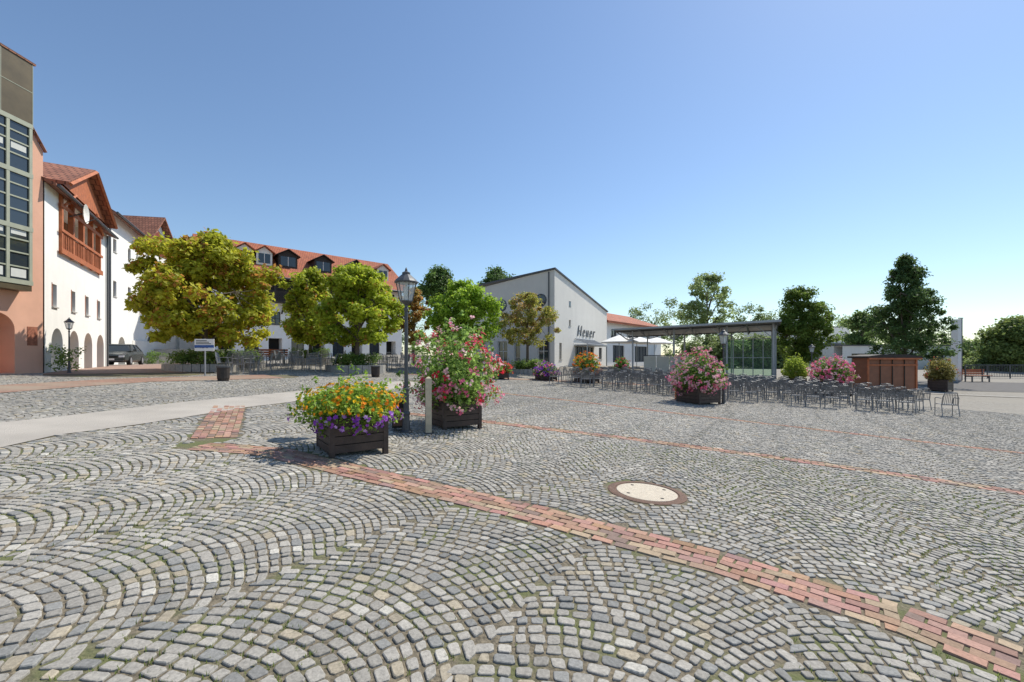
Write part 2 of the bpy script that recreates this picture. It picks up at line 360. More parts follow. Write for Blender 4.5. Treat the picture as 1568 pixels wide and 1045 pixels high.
for P,hw in strips: k&=pdist(P,x,y)>hw+0.035
k&=pdist(path_c,x,y)>PATHW+.03; k&=pdist(road_c,x,y)>ROADW+.02; k&=pdist(plaza2,x,y)>.42; k&=pdist(drive_c,x,y)>2.6
k&=np.hypot(x-MH[0],y-MH[1])>0.49
Q=Q[k]; C=C[k]; print('setts',len(Q))
def stone_cols(n,C):
    g=R.normal(.325,.042,n).clip(.2,.46); base=np.stack([g*1.06,g*.985,g*.865],1)
    u=R.random(n)
    tan=u<.05; base[tan]=np.array([.39,.335,.25])*R.uniform(.85,1.1,(tan.sum(),1))
    li=u>.987; base[li]=np.array([.50,.47,.41])*R.uniform(.9,1.1,(li.sum(),1))
    bl=(u>.55)&(u<.67); base[bl]=np.array([.25,.245,.23])*R.uniform(.85,1.15,(bl.sum(),1))
    p=np.sin(C[:,0]*.9+1.3)*np.cos(C[:,1]*.7)+np.sin(C[:,0]*.35-C[:,1]*.5)
    return base*(1+.06*p)[:,None]
def pave(name,Q,C,cols,m,shrink=.012,h=.012,hi=True,jit=.006):
    N=len(Q); Q=Q+R.normal(0,jit,Q.shape)*.6
    c=Q.mean(1,keepdims=True); d=Q-c; L=np.linalg.norm(d,axis=2,keepdims=True); Q=c+d*np.maximum((L-shrink*1.4)/np.maximum(L,1e-5),.3)
    tilt=R.normal(0,.022,(N,1,2))
    hh=h+R.normal(0,.0022,(N,1))
    if hi:
        nx_=np.roll(Q,-1,1); pv=np.roll(Q,1,1); a=.15
        P=np.stack([Q+(pv-Q)*a,Q+(nx_-Q)*a],2).reshape(N,8,2)*1.0; P=P+R.normal(0,.0018,P.shape); n=8; rings=[(1.0,-.02),(1.0,-.004),(.96,.72),(.84,1.0)]
    else: P=Q; n=4; rings=[(1.0,-.01),(.93,1.0)]
    V=[]
    for sc_,zf in rings:
        p=c+(P-c)*sc_; z=zt(p[...,0],p[...,1])+(hh*zf if zf>0 else zf)+((p-c)*tilt).sum(-1)*(zf>0)
        V.append(np.concatenate([p,z[...,None]],-1))
    V=np.stack(V,1)
    nr=len(rings); base=(np.arange(N)*nr*n)[:,None]
    blocks=[]; cs=[]
    for r_ in range(nr-1):
        i=np.arange(n); f=np.stack([r_*n+i,r_*n+(i+1)%n,(r_+1)*n+(i+1)%n,(r_+1)*n+i],1)
        blocks.append((base[:,:,None]+f[None]).reshape(-1,4)); cs.append(np.repeat(cols,n,0))
    blocks.append(base+(nr-1)*n+np.arange(n)[None]); cs.append(cols)
    return big_mesh(name,V.reshape(-1,3),blocks,m,np.concatenate(cs))
near=np.hypot(C[:,0],C[:,1])<8.5
cols=stone_cols(len(Q),C)
pave('cobblestone_paving',Q[near],C[near],cols[near],M_stone,hi=True,shrink=.0082,h=.010)
pave('cobblestone_paving',Q[~near],C[~near],cols[~near],M_stone,hi=False,shrink=.0070,h=.009)
def bricks(P,hw,bl=.20,bw=.098):
    out=[]; nrow=int(round(2*hw/bw))
    for a,b in zip(P[:-1],P[1:]):
        d=b-a; Lg=np.linalg.norm(d); d/=Lg; n=np.array([-d[1],d[0]])
        for r in range(nrow):
            o=-hw+r*2*hw/nrow; x0=-(r%2)*bl/2
            k=np.arange(int(Lg/bl)+2); s0=np.clip(x0+k*bl,0,Lg); s1=np.clip(x0+(k+1)*bl,0,Lg); ok=(s1-s0)>.05; s0=s0[ok];s1=s1[ok]
            q=np.stack([a+np.outer(s0,d)+n*o,a+np.outer(s1,d)+n*o,a+np.outer(s1,d)+n*(o+2*hw/nrow),a+np.outer(s0,d)+n*(o+2*hw/nrow)],1)
            out.append(q)
    return np.concatenate(out)
for P,hw in strips:
    q=bricks(P,hw); c=q.mean(1); n=len(q)
    cc=np.array([.38,.225,.165])*R.uniform(.75,1.2,(n,1))+R.normal(0,.012,(n,3)); u=R.random(n); cc[u<.15]=np.array([.41,.31,.21])*R.uniform(.8,1.1,((u<.15).sum(),1)); cc[u>.92]=[.24,.17,.14]
    cc=cc.clip(.05,.7)
    pave('brick_paving_strip',q,c,cc,M_brick,shrink=.005,h=.010,hi=False,jit=.005)
def joint_grass():
    n=42000; x=R.uniform(-7,11,n); y=R.uniform(1.2,12,n)
    dens=np.sin(x*1.7+.6)*np.cos(y*2.1-1)+.9*np.sin(x*.6+y*.9)+ .7*np.clip(x-.6,0,3)+R.normal(0,.5,n)
    k=(dens>1.3)&(np.abs(x)<1.3*y+1); 
    for P,hw in strips[:1]: k&=(pdist(P,x,y)>hw-.03)|(R.random(n)<.2)
    k&=np.hypot(x-MH[0],y-MH[1])>.47; k&=pdist(path_c,x,y)>PATHW
    x=x[k];y=y[k]
    cand=Q[near].reshape(-1,2)
    from mathutils.kdtree import KDTree
    kd=KDTree(len(cand)); 
    for i,p in enumerate(cand): kd.insert((p[0],p[1],0),i)
    kd.balance(); V=[];Fc=[];cs=[]
    for px_,py_ in zip(x,y):
        p,_,dd=kd.find((px_,py_,0))
        if dd>.2: continue
        for _ in range(4):
            a=random.uniform(0,6.28); bx=p.x+random.gauss(0,.012); by=p.y+random.gauss(0,.012); h=random.uniform(.012,.030); w_=.0045
            z=Z(bx,by); dx,dy=math.cos(a),math.sin(a); le=random.uniform(.005,.016)
            o=len(V); V+=[(bx-dx*w_,by-dy*w_,z-.01),(bx+dx*w_,by+dy*w_,z-.01),(bx-dy*le,by+dx*le,z+h)]; Fc.append((o,o+1,o+2)); g=random.uniform(.7,1.3); cs.append((.20*g,.26*g,.06*g))
    big_mesh('joint_grass',np.array(V),[np.array(Fc)],M_leaf,np.array(cs))
joint_grass()
mz=Z(*MH)
o=Obj('manhole_cover',(MH[0],MH[1],mz))
o.lathe('iron_frame',M_rust,[(.46,-.03),(.46,.006),(.44,.012),(.375,.014),(.37,.006),(.36,.006)],40)
o.lathe('concrete_lid',M_sand,[(.355,-.02),(.355,.010),(.345,.013)],40)
for a in (0.4,1.97,3.54,5.11): o.lathe('lifting_holes',M_dark,[(.022,.0),(.022,.0145)],10,c=(.27*math.cos(a),.27*math.sin(a)))
e=o.build(); e.rotation_euler=(0,0.055,0)
# ---------------------------------------------------------------- vegetation
LK=2.25
def leaves_np(cen,rad,per,size,c1,c2,flat=.8,brown=None,bfrac=0,shell=.5,outc=None,upb=.55,lk=None):
    n=len(cen); N=n*per; d=R.normal(size=(N,3)); d/=np.linalg.norm(d,axis=1)[:,None]
    rr=(shell+(1-shell)*R.random(N))[:,None]*np.repeat(rad,per)[:,None]*R.uniform(.65,1.4,(N,1))
    p=np.repeat(cen,per,0)+d*rr*np.array([1,1,flat])
    nr=d*.45+np.array([0.1,0.05,upb])+R.normal(0,.5,(N,3)); nr/=np.linalg.norm(nr,axis=1)[:,None]
    a=np.cross(nr,R.normal(size=(N,3))); a/=np.linalg.norm(a,axis=1)[:,None]; b=np.cross(nr,a)
    L=(size*R.uniform(.6,1.3,N))[:,None]; 
    V=np.stack([p-a*L*.5,p-b*L*.3+nr*L*.06,p+a*L*.5,p+b*L*.3+nr*L*.06],1)
    mixv=(np.repeat(R.random(n),per)*.6+R.random(N)*.4)[:,None]
    col=np.array(c1)*(1-mixv)+np.array(c2)*mixv; col=col*R.uniform(.8,1.2,(N,1))
    if brown is not None:
        k=R.random(N)<bfrac*np.repeat(R.random(n)**2*3,per); col[k]=np.array(brown)*R.uniform(.7,1.2,(k.sum(),1))
    return V.reshape(-1,3),(col*(lk or LK)).clip(0,.75)
def leaf_obj(name,V,col,m=None):
    n=len(V)//4; return big_mesh(name,V,[np.arange(4*n).reshape(n,4)],m or M_leaf,col)
def profile(kind,t):
    if kind=='round': return np.sqrt(np.clip(1-((t-.45)/.56)**2,0,1))
    if kind=='cone': return np.clip(1.0-.88*np.clip((t-.22)/.78,0,1)**1.15,0,1)*np.clip(t/.15+.35,0,1)
    if kind=='dome': return np.sqrt(np.clip(1-((t-.36)/.66)**2,0,1))
    if kind=='oval': return np.sqrt(np.clip(1-((t-.42)/.6)**2,0,1))**1.1
def tree(name,x,y,top,base_crown,cw,kind='round',ncl=110,per=260,size=.17,c1=(.05,.09,.015),c2=(.13,.17,.03),brown=None,bfrac=0,trunk=.13,crad=None,seed=1,gap=0,ground=None,lob_amt=1.0):
    global R; R=np.random.default_rng(seed); rn=random.Random(seed)
    gz=Z(x,y) if ground is None else ground; H=top-base_crown
    lob=R.uniform(0,6.28,4)
    t=R.beta(1.25,1.2,ncl); an=R.uniform(0,2*math.pi,ncl)
    env=1+lob_amt*(.13*np.sin(3*an+lob[0]+4*t)+.10*np.sin(5*an+lob[1]-6*t))
    rr=profile(kind,t)*cw/2*env*(R.random(ncl)**.40)
    crad=crad or cw*.105
    rr=np.maximum(rr-crad*.6,0)
    cen=np.stack([x+rr*np.cos(an),y+rr*np.sin(an),base_crown+crad*.7+t*(H-crad*1.4)],1)
    if gap: 
        k=R.random(ncl)>gap; cen=cen[k]
    rad=crad*R.uniform(.45,1.2,len(cen))
    V,col=leaves_np(cen,rad,per,size,c1,c2,.75,brown,bfrac)
    o=Obj(name,(x,y,gz))
    tz=base_crown-gz
    fork=max(tz*.95,.5); Hl=top-gz-fork-crad
    lean=R.normal(0,.06,2)
    o.tube('trunk',M_bark,[(0,0,-.2),(0,0,.08),(lean[0],lean[1],fork*.5),(lean[0]*1.5,lean[1]*1.5,fork),(lean[0],lean[1],fork+Hl*.4),(0,0,fork+Hl*.85)],[trunk*1.6,trunk*1.2,trunk,trunk*.9,trunk*.5,trunk*.12],8)
    limbs=[]
    for k in range(9):
        a=k*2.4+rn.random(); t_=.1+.8*k/9; rr_=cw/2*.62*float(profile(kind,np.array(min(t_+.1,.9)))); z0=fork+Hl*t_*.55; z1=fork+Hl*min(t_+.22,.88)
        ptsl=[(lean[0],lean[1],z0),(rr_*.4*math.cos(a),rr_*.4*math.sin(a),z0*.55+z1*.45),(rr_*math.cos(a+.2),rr_*math.sin(a+.2),z1)]
        o.tube('limbs',M_bark,ptsl,[trunk*.5,trunk*.33,trunk*.12],6); limbs+=[Vector(q) for q in ptsl[1:]]+[Vector([(ptsl[1][i]+ptsl[2][i])/2 for i in range(3)])]
    for c in cen[::2]:
        c_=Vector((c[0]-x,c[1]-y,c[2]-gz)); b=min(limbs,key=lambda q:(q-c_).length); md=(b+c_)/2+Vector((0,0,-.05*cw/3))
        o.tube('twigs',M_bark,[b,md,c_],[trunk*.14,trunk*.09,.008],4,cap=False)
    e=o.build(); lo=leaf_obj('foliage',V-np.array([x,y,gz]),col); lo.parent=e
    return e
YG1=(.15,.165,.015); YG2=(.31,.295,.03); BR=(.25,.12,.03)
def px2z(py,d): return EYE+(HY-py)*d/F
def T(name,pxc,basepx,wpx,ytop,ybot,d=None,**k):
    if d is None: x,y=G(pxc,basepx)
    else: x,y=at(pxc,d)
    u=(pxc-CX)/F
    tree(name,x,y,px2z(ytop,y),px2z(ybot,y),wpx*y/F/math.sqrt(1+u*u)/.97,**k); return x,y
T('chestnut_tree',316,584,234,350,534,d=20,ncl=225,per=185,size=.22,c1=YG1,c2=YG2,brown=BR,bfrac=.13,trunk=.14,seed=23,kind='dome',crad=.46,lob_amt=.9,gap=.08)
T('chestnut_tree',476,0,104,408,532,d=27,ncl=120,per=170,size=.21,c1=YG1,c2=(.26,.29,.03),brown=BR,bfrac=.05,trunk=.13,seed=5,kind='round',crad=.46)
T('chestnut_tree',548,0,134,400,532,d=22.5,ncl=150,per=185,size=.20,c1=(.13,.165,.014),c2=(.27,.30,.03),brown=BR,bfrac=.04,trunk=.13,seed=6,kind='dome',crad=.40,lob_amt=.9)
T('chestnut_tree',634,0,66,440,530,d=30,ncl=60,per=150,size=.20,c1=(.12,.10,.025),c2=(.24,.17,.05),brown=BR,bfrac=.2,trunk=.11,seed=8,gap=.1)
T('maple_tree',706,0,118,426,540,d=27,ncl=130,per=180,size=.20,c1=(.10,.15,.018),c2=(.20,.28,.03),trunk=.13,seed=9,crad=.48)
T('linden_tree',808,0,94,445,534,d=29,ncl=95,per=115,size=.16,c1=(.13,.13,.03),c2=(.23,.22,.05),brown=(.26,.17,.07),bfrac=.2,trunk=.10,seed=11,gap=.08,crad=.40)
DG1=(.035,.058,.02); DG2=(.075,.115,.035)
T('hornbeam_tree',1228,0,100,433,562,d=31,ncl=140,per=180,size=.17,c1=(.05,.08,.013),c2=(.11,.15,.03),trunk=.12,seed=12,kind='oval',crad=.46)
T('turkish_hazel_tree',1386,0,166,386,562,d=31,ncl=240,per=130,size=.18,c1=DG1,c2=DG2,trunk=.16,seed=14,kind='cone',crad=.50,gap=.08,lob_amt=1.3)
T('robinia_tree',1083,0,98,414,520,d=66,ncl=80,per=110,size=.4,c1=(.11,.14,.06),c2=(.18,.22,.08),trunk=.25,seed=15,gap=.15,crad=1.1)
T('oak_tree',672,0,66,408,470,d=72,ncl=60,per=150,size=.45,c1=DG1,c2=(.08,.13,.03),trunk=.3,seed=16,crad=1.4)
T('oak_tree',762,0,70,408,470,d=72,ncl=60,per=150,size=.45,c1=DG1,c2=(.07,.12,.03),trunk=.3,seed=17,crad=1.4)
T('oak_tree',1552,0,125,484,572,d=42,ncl=170,per=190,size=.28,c1=(.065,.09,.025),c2=(.14,.17,.05),trunk=.22,seed=18,crad=.8)
T('linden_tree',1318,0,70,474,560,d=52,ncl=70,per=150,size=.3,c1=(.06,.09,.025),c2=(.12,.16,.05),trunk=.2,seed=19,crad=.8)
R=np.random.default_rng(21)
cen=[];rad=[]
for px,ytop,d in [(600,445,95),(640,440,95),(700,440,95),(985,470,85),(1010,462,85),(1040,470,90),(1140,466,85),(1165,468,85),(1195,476,85),(1270,490,85),(1300,486,90),(1340,482,85),(1380,492,85),(1430,500,85),(1700,510,70),(1800,505,70),(930,500,90),(890,500,90),(1080,490,90),(1120,480,90)]+[(1450+i*17,524+8*math.sin(i*1.9),56) for i in range(16)]+[(1470+i*14,552+4*math.sin(i*2.3),44) for i in range(16)]+[(1060+i*16,518+8*math.sin(i*1.7),50) for i in range(10)]:
    x,y=at(px,d); top=px2z(ytop,d); big=d>60
    for _ in range(22):
        h=random.random(); r=(2.6 if big else 1.0)*(1-h*.5); cen.append((x+random.gauss(0,r*.8),y+random.gauss(0,2 if big else .8),Z(x,y)+h*(top-Z(x,y)-.7)+.2)); rad.append(random.uniform(.8,1.5) if big else random.uniform(.5,.9))
V,col=leaves_np(np.array(cen),np.array(rad),120,.38,(.06,.085,.03),(.15,.18,.065),.8)
leaf_obj('distant_trees',V,col)
# ---------------------------------------------------------------- flower planters
def blooms(P,nr,size,cols,petals=5):
    n=len(P); nr=nr/np.linalg.norm(nr,axis=1)[:,None]; a=np.cross(nr,R.normal(size=(n,3))); a/=np.linalg.norm(a,axis=1)[:,None]; b=np.cross(nr,a)
    V=[];sz=(size*R.uniform(.7,1.2,n))[:,None]
    k=petals*2
    for i in range(k):
        t=2*math.pi*i/k; r=sz*(1.0 if i%2==0 else .62); V.append(P+a*r*math.cos(t)+b*r*math.sin(t)+nr*sz*.25)
    V.append(P); V=np.stack(V,1); base=(np.arange(n)*(k+1))[:,None,None]
    f=np.stack([np.arange(k),(np.arange(k)+1)%k,np.full(k,k)],1)[None]
    return V.reshape(-1,3),(base+f).reshape(-1,3),np.repeat(cols,k,0)
def planter(name,x,y,rot,wd,boxh,fw,ftop,flow,seed,nb=500,nl=2600,bs=.035,leaf=.07,zlow=None,lc1=(.05,.10,.02),lc2=(.13,.2,.04),wood=M_planter,spiky=0,dep=None,cluster=0,irr=1.0):
    global R; R=np.random.default_rng(seed); dep=dep or wd
    gz=Z(x,y); o=Obj(name,(x,y,gz),rot); hw=wd/2; hd=dep/2
    ns=4; zb=.05; sh=(boxh-zb)/ns
    o.box('liner',M_dark,-hw+.03,hw-.03,-hd+.03,hd-.03,zb,boxh-.06)
    o.box('soil',M_soil,-hw+.05,hw-.05,-hd+.05,hd-.05,boxh-.06,boxh-.04)
    for i in range(ns):
        z0=zb+i*sh+.006; z1=zb+(i+1)*sh-.006
        o.box('slats',wood,-hw+.02,hw-.02,-hd,-hd+.028,z0,z1); o.box('slats',wood,-hw+.02,hw-.02,hd-.028,hd,z0,z1)
        o.box('slats',wood,-hw,-hw+.018,-hd+.0,hd,z0,z1); o.box('slats',wood,hw-.018,hw,-hd+.0,hd,z0,z1)
    for sx in(-1,1):
        for sy in(-1,1): o.box('corner_posts',wood,sx*hw-.035-sx*.03,sx*hw+.035-sx*.03,sy*hd-.035-sy*.03,sy*hd+.035-sy*.03,-.06,boxh+.004)
    o.box('rim',wood,-hw-.015,hw+.015,-hd-.015,-hd+.045,boxh+.006,boxh+.03); o.box('rim',wood,-hw-.015,hw+.015,hd-.045,hd+.015,boxh+.006,boxh+.03)
    o.box('rim',wood,-hw-.015,-hw+.045,-hd+.047,hd-.047,boxh+.006,boxh+.03); o.box('rim',wood,hw-.045,hw+.015,-hd+.047,hd-.047,boxh+.006,boxh+.03)
    e=o.build()
    zl=(zlow if zlow is not None else boxh-.15); zc=boxh+ (ftop-boxh)*.25; hu=ftop-zc; hl=zc-zl
    def pts(n,shell=.8):
        d=R.normal(size=(n,3)); d/=np.linalg.norm(d,axis=1)[:,None]
        an=np.arctan2(d[:,1],d[:,0]); bump=1+irr*(.10*np.sin(4*an+seed)+.08*np.sin(7*an+d[:,2]*5)+.08*np.sin(9*d[:,2]+3*an))
        r=(shell+(1-shell)*R.random(n))*bump
        p=d*r[:,None]*np.array([fw/2,fw/2*(dep/wd)**.5,1]); p[:,2]=np.where(d[:,2]>0,p[:,2]*hu,p[:,2]*hl)+zc
        return p,d
    p,d=pts(nl,.35); V,col=leaves_np(p,np.full(nl,.02),1,leaf,lc1,lc2,1,lk=1.9); lo=leaf_obj('foliage',V,col); lo.parent=e
    if spiky:
        k=spiky; q,dd=pts(k,1.0); q=q[dd[:,2]>-.1]; q[:,2]+=R.uniform(0,.22,len(q)); V,col=leaves_np(q,np.full(len(q),.05),10,leaf,lc1,lc2,1,lk=1.9); l2=leaf_obj('sprigs',V,col); l2.parent=e
    if cluster:
        q,dd=pts(nb//cluster,.97); q=np.repeat(q,cluster,0)+R.normal(0,.035,(len(q)*cluster,3)); dd=np.repeat(dd,cluster,0)
        ci=R.integers(0,1000,nb//cluster).repeat(cluster)
    else: q,dd=pts(nb,.98); ci=R.integers(0,1000,nb)
    hrel=(q[:,2]-zl)/(ftop-zl); cs=np.zeros((len(q),3))
    for i in range(len(q)):
        pal=flow(hrel[i]); cs[i]=pal[ci[i]%len(pal)]
    cs*=R.uniform(.85,1.15,(len(q),1)); cs=cs.clip(0,1)
    V,f,c=blooms(q,dd+R.normal(0,.35,dd.shape)+np.array([0,0,.2]),bs,cs); bo=big_mesh('blossoms',V,[f],M_petal,c); bo.parent=e
    return e
YE=(.95,.62,.02); OR=(.95,.30,.02); PU=(.36,.09,.60); LP=(.62,.38,.85); PK=(.90,.22,.38); LPK=(.92,.58,.62); RD=(.75,.04,.08); WH=(.85,.8,.75)
x,y=G(537,692)
planter('flower_planter',x-.02,y+.1,math.radians(36),.80,.52,1.42,px2z(588,y)-Z(x,y),lambda h:[PU,LP,PU,PU] if h<.46 else [YE,OR,YE,OR,(.9,.45,.02)],1,nb=680,nl=7000,bs=.033,leaf=.065,zlow=.25,spiky=90,lc1=(.08,.14,.02),lc2=(.22,.31,.05),irr=1.0)
x,y=G(692,657)
planter('flower_planter',x,y+.35,math.radians(32),.85,.52,1.72,px2z(504,y)-Z(x,y),lambda h:[PK,LPK,PK,RD,LPK] if h<.5 else [PK,LPK,RD,(.85,.12,.2),LPK],2,nb=1900,nl=6500,bs=.032,leaf=.09,zlow=.35,spiky=170,lc1=(.08,.14,.03),lc2=(.22,.31,.08),cluster=7,irr=1.7)
x,y=G(1074,619)
planter('flower_planter',x,y+.3,math.radians(25),1.15,.6,2.05,px2z(538,y)-Z(x,y),lambda h:[PK,LPK,LPK,PK,(.85,.4,.5)],3,nb=2300,nl=5000,bs=.042,leaf=.10,zlow=.35,spiky=50,cluster=6)
def PL(pxc,d,wpx,ybox,ytop,fwpx,flow,seed,nb=500,**k):
    x,y=at(pxc,d); g=Z(x,y); u=(pxc-CX)/F; q=math.sqrt(1+u*u); planter('flower_planter',x,y,math.radians(random.uniform(10,40)),wpx*d/F/1.25/q,px2z(ybox,d)-g,fwpx*d/F/q,px2z(ytop,d)-g,flow,seed,nb=nb,nl=k.pop('nl',2200),bs=k.pop('bs',.05),leaf=.12,cluster=5,**k)
PL(763,24,32,572,553,40,lambda h:[RD,(.8,.12,.08)],4,nb=700)
PL(836,25,32,574,556,40,lambda h:[PK,PU,LPK,PU],5,nb=700)
PL(898,25,36,571,541,44,lambda h:[(.85,.18,.05),OR,OR,YE],6,nb=900)
PL(952,30,26,568,548,26,lambda h:[RD,PK],7,nb=200)
PL(1274,23,54,583,547,72,lambda h:[PK,LPK,PK],8,nb=1900,nl=3500)
PL(1440,26,40,582,548,52,lambda h:[(.5,.15,.1)],9,nb=150,nl=3500,lc1=(.10,.10,.03),lc2=(.2,.16,.05))
PL(1217,25.5,34,580,545,42,lambda h:[(.3,.3,.05)],10,nb=40,nl=4500,lc1=(.12,.16,.02),lc2=(.25,.3,.05))
# ---------------------------------------------------------------- lamps
def lamp_obj():
    o=Obj('street_lamp',(0,0,0))
    o.lathe('base',M_iron,[(.13,-.05),(.13,.03),(.085,.06),(.07,.35),(.085,.4),(.06,.45),(.055,.85),(.075,.9),(.045,.95)],12)
    o.lathe('pole',M_iron,[(.043,.94),(.036,2.5),(.05,2.52),(.05,2.56),(.03,2.6),(.03,2.66)],12)
    o.lathe('lantern_cup',M_iron,[(.05,2.64),(.13,2.70),(.135,2.72),(.05,2.725)],6)
    o.lathe('lantern_glass',M_lglass,[(.125,2.722),(.20,3.08)],6)
    for k in range(6):
        a=k*math.pi/3; o.tube('lantern_bars',M_iron,[(.13*math.cos(a),.13*math.sin(a),2.72),(.207*math.cos(a),.207*math.sin(a),3.085)],.009,4)
    o.lathe('lantern_roof',M_iron,[(.24,3.085),(.245,3.11),(.20,3.16),(.10,3.25),(.085,3.26),(.085,3.30),(.03,3.33),(.02,3.38),(.004,3.41)],12)
    o.lathe('burner',mat('lamp_globe',(.8,.8,.75),.3,.02),[(.02,2.73),(.05,2.85),(.05,2.98),(.02,3.06)],8)
    return o
LO=lamp_obj(); x,y=G(622,663); LO.loc=(x,y,Z(x,y)); LO.scale=(663-410)*y/F/3.41; LO.build()
x,y=G(1108,619); LO.copy((x,y,Z(x,y)),scale=(619-503)*y/F/3.41)
x,y=at(1243,27.5); LO.copy((x,y,Z(x,y)),scale=(px2z(526,y)-Z(x,y))/3.41)
x,y=at(82,16.9); x+=.6; LO.copy((x,y,Z(x,y)),scale=(px2z(486,y)-Z(x,y))/3.41*1.0)
x,y=G(614,662)
o=Obj('litter_bin',(x-.05,y+.1,Z(x,y)),.2); o.box('body',M_dark,-.13,.13,-.13,.13,.08,.60); o.box('door',mat('bin_brown',(.10,.05,.03),.6),-.11,.11,-.142,-.132,.12,.45); o.box('lid',M_iron,-.15,.15,-.15,.15,.60,.64); o.box('legs',M_iron,-.1,-.06,-.1,.1,-.02,.08); o.box('legs',M_iron,.06,.1,-.1,.1,-.02,.08); o.build()
x,y=G(656,664)
o=Obj('wooden_post',(x,y,Z(x,y)),.3); o.box('post',M_ltwood,-.055,.055,-.055,.055,-.1,1.0); o.lathe('cap',M_ltwood,[(.075,1.0),(.075,1.03),(.02,1.06)],4,rot=.785); o.box('base_plate',M_iron,-.09,.09,-.09,.09,0,.018); o.build()
x,y=G(1045,613)
o=Obj('wooden_crate',(x,y,Z(x,y)),.3); 
for i in range(4): o.box('slats',M_orangewood,-.22,.22,-.2,-.18,i*.12,i*.12+.10); o.box('slats',M_orangewood,-.22,.22,.18,.2,i*.12,i*.12+.10); o.box('slats',M_orangewood,-.24,-.222,-.2,.2,i*.12,i*.12+.10); o.box('slats',M_orangewood,.222,.24,-.2,.2,i*.12,i*.12+.10)
o.box('bottom',M_darkwood,-.2,.2,-.17,.17,.01,.4)
o.build()
# ---------------------------------------------------------------- chairs and tables
ch=Obj('metal_chair')
for sx in(-1,1):
    ch.tube('frame',M_chair,[(sx*.25,-.24,0),(sx*.25,-.23,.45),(sx*.26,-.2,.64),(sx*.26,-.1,.67),(sx*.25,.22,.66)],.015,5)
    ch.tube('frame',M_chair,[(sx*.24,.30,0),(sx*.23,.20,.42),(sx*.22,.26,.70),(sx*.16,.30,.88),(0,.31,.90)],.015,5)
for i in range(9):
    x_=-.20+i*.05; ch.tube('backrest',M_chair,[(x_,.20,.43),(x_*.95,.25,.66),(x_*.85,.295,.87)],.009,4)
for i in range(9): y_=-.22+i*.05; ch.box('seat',M_chair,-.23,.23,y_,y_+.032,.43,.442)
ch.tube('frame',M_chair,[(-.24,-.235,.42),(.24,-.235,.42)],.013,5); ch.tube('frame',M_chair,[(-.23,.21,.42),(.23,.21,.42)],.013,5)
tb=Obj('cafe_table')
tb.box('top',mat('table_top',(.30,.29,.28),.5,.1,5,metal=.2),-.35,.35,-.35,.35,.71,.735)
for sx in(-1,1):
    for sy in(-1,1): tb.tube('legs',M_chair,[(sx*.30,sy*.30,0),(sx*.29,sy*.29,.69)],.014,5)
tb.box('apron',M_chair,-.30,.30,-.30,.30,.685,.709)
first=[True,True]
def put(o,i,x,y,rot,sc_=1):
    loc=(x,y,Z(x,y)+.01)
    if first[i]: o.loc=loc;o.rot=rot;o.scale=sc_;o.build(); first[i]=False
    else: o.copy(loc,rot,sc_)
rn=random.Random(5)
A=np.array(G(838,589)); B=np.array(G(1478,641))
dv=B-A; Lr=np.linalg.norm(dv); dv/=Lr; nv=np.array([-dv[1],dv[0]])
ang=math.atan2(dv[1],dv[0])
for row in range(7):
    off=.25+row*1.05; s_=.2+rn.random()*.3
    while s_<Lr:
        frac=s_/Lr
        ok=not((off>4.5 and (frac<.15 or frac>.84)) or (off>2.6 and frac>.95)) and rn.random()>.05
        if ok:
            q=A+dv*(s_+rn.gauss(0,.03))+nv*(off+rn.gauss(0,.06)+.12*math.sin(s_*.5+row)); put(ch,0,q[0],q[1],ang+math.pi+rn.gauss(0,.10))
        s_+=.64 if rn.random()>.06 else 1.0
for pxc,d in [(362,20.5),(392,21.5),(425,24),(455,23),(482,21.5),(330,24),(500,26),(600,26),(640,28),(735,29),(800,31),(585,24),(375,19)]:
    x,y=at(pxc,d); put(tb,1,x,y,.4,.9)
    for a in (0.4,2,3.5,5.1): put(ch,0,x+.75*math.sin(-a),y+.75*math.cos(a),a+rn.gauss(0,.2))
# ---------------------------------------------------------------- buildings
def bld(name,p0,p1):
    d=np.array(p1)-np.array(p0); L=float(np.linalg.norm(d)); return Obj(name,(p0[0],p0[1],0),math.atan2(d[1],d[0])),L
o=Obj('salmon_town_house',(-17.9,10,0),math.pi/2)
wall(o,'walls',M_pink,0,6.7,.5,9.4,[(1.2,2.4,1.0,3.2,'arch'),(4.55,5.75,1.0,3.15,'arch')])
o.add('gable_walls',M_pink,[(0,0,9.4),(6.7,0,9.4),(5.9,0,10.6),(0,0,10.6)],[(0,1,2,3)])
o.box('rear_block',M_pink,0,6.7,1.3,8,.5,9.4)
o.add('end_wall',M_pink,[(6.7,0,.5),(6.7,1.3,.5),(6.7,1.3,9.4),(6.7,0,9.4)],[(0,1,2,3)])
o.tube('verge',M_roof2,[(5.9,-.05,10.65),(6.75,-.05,9.4)],.06,5)
o.box('bay_soffit',M_bronze,0,5.9,-.45,-.01,3.95,4.15)
o.box('bay_cladding',M_bronze,0,5.92,-.47,-.01,10.0,12.2); o.box('bay_core',M_dark,0,5.8,-.36,-.02,4.16,9.99)
for k in range(6): o.box('cladding_seams',M_sage,k*1.0+.9,k*1.0+.92,-.478,-.471,10.0,12.2)
o.box('cladding_seams',M_sage,0,5.93,-.479,-.472,11.15,11.17)
o.box('roof',M_roof2,-.2,6.0,-.5,4,12.2,12.27)
o.box('bay_glass',M_glass,0,5.86,-.42,-.365,4.16,9.99)
for z in (4.16,6.1,8.05,9.85): o.box('bay_bands',M_sage,0,5.93,-.475,-.425,z,z+.16)
for z in (4.75,5.25,5.72,6.75,7.2,7.65,8.7,9.15,9.5): o.box('bay_glazing_bars',M_sage,0,5.9,-.455,-.424,z,z+.05)
for k in range(9):
    x_=5.86-k*.72; o.box('bay_mullions',M_sage,x_-.05,x_+.05,-.468,-.423,4.325,9.84)
M_curt=mat('white_blinds',(.6,.6,.56),.9,.05)
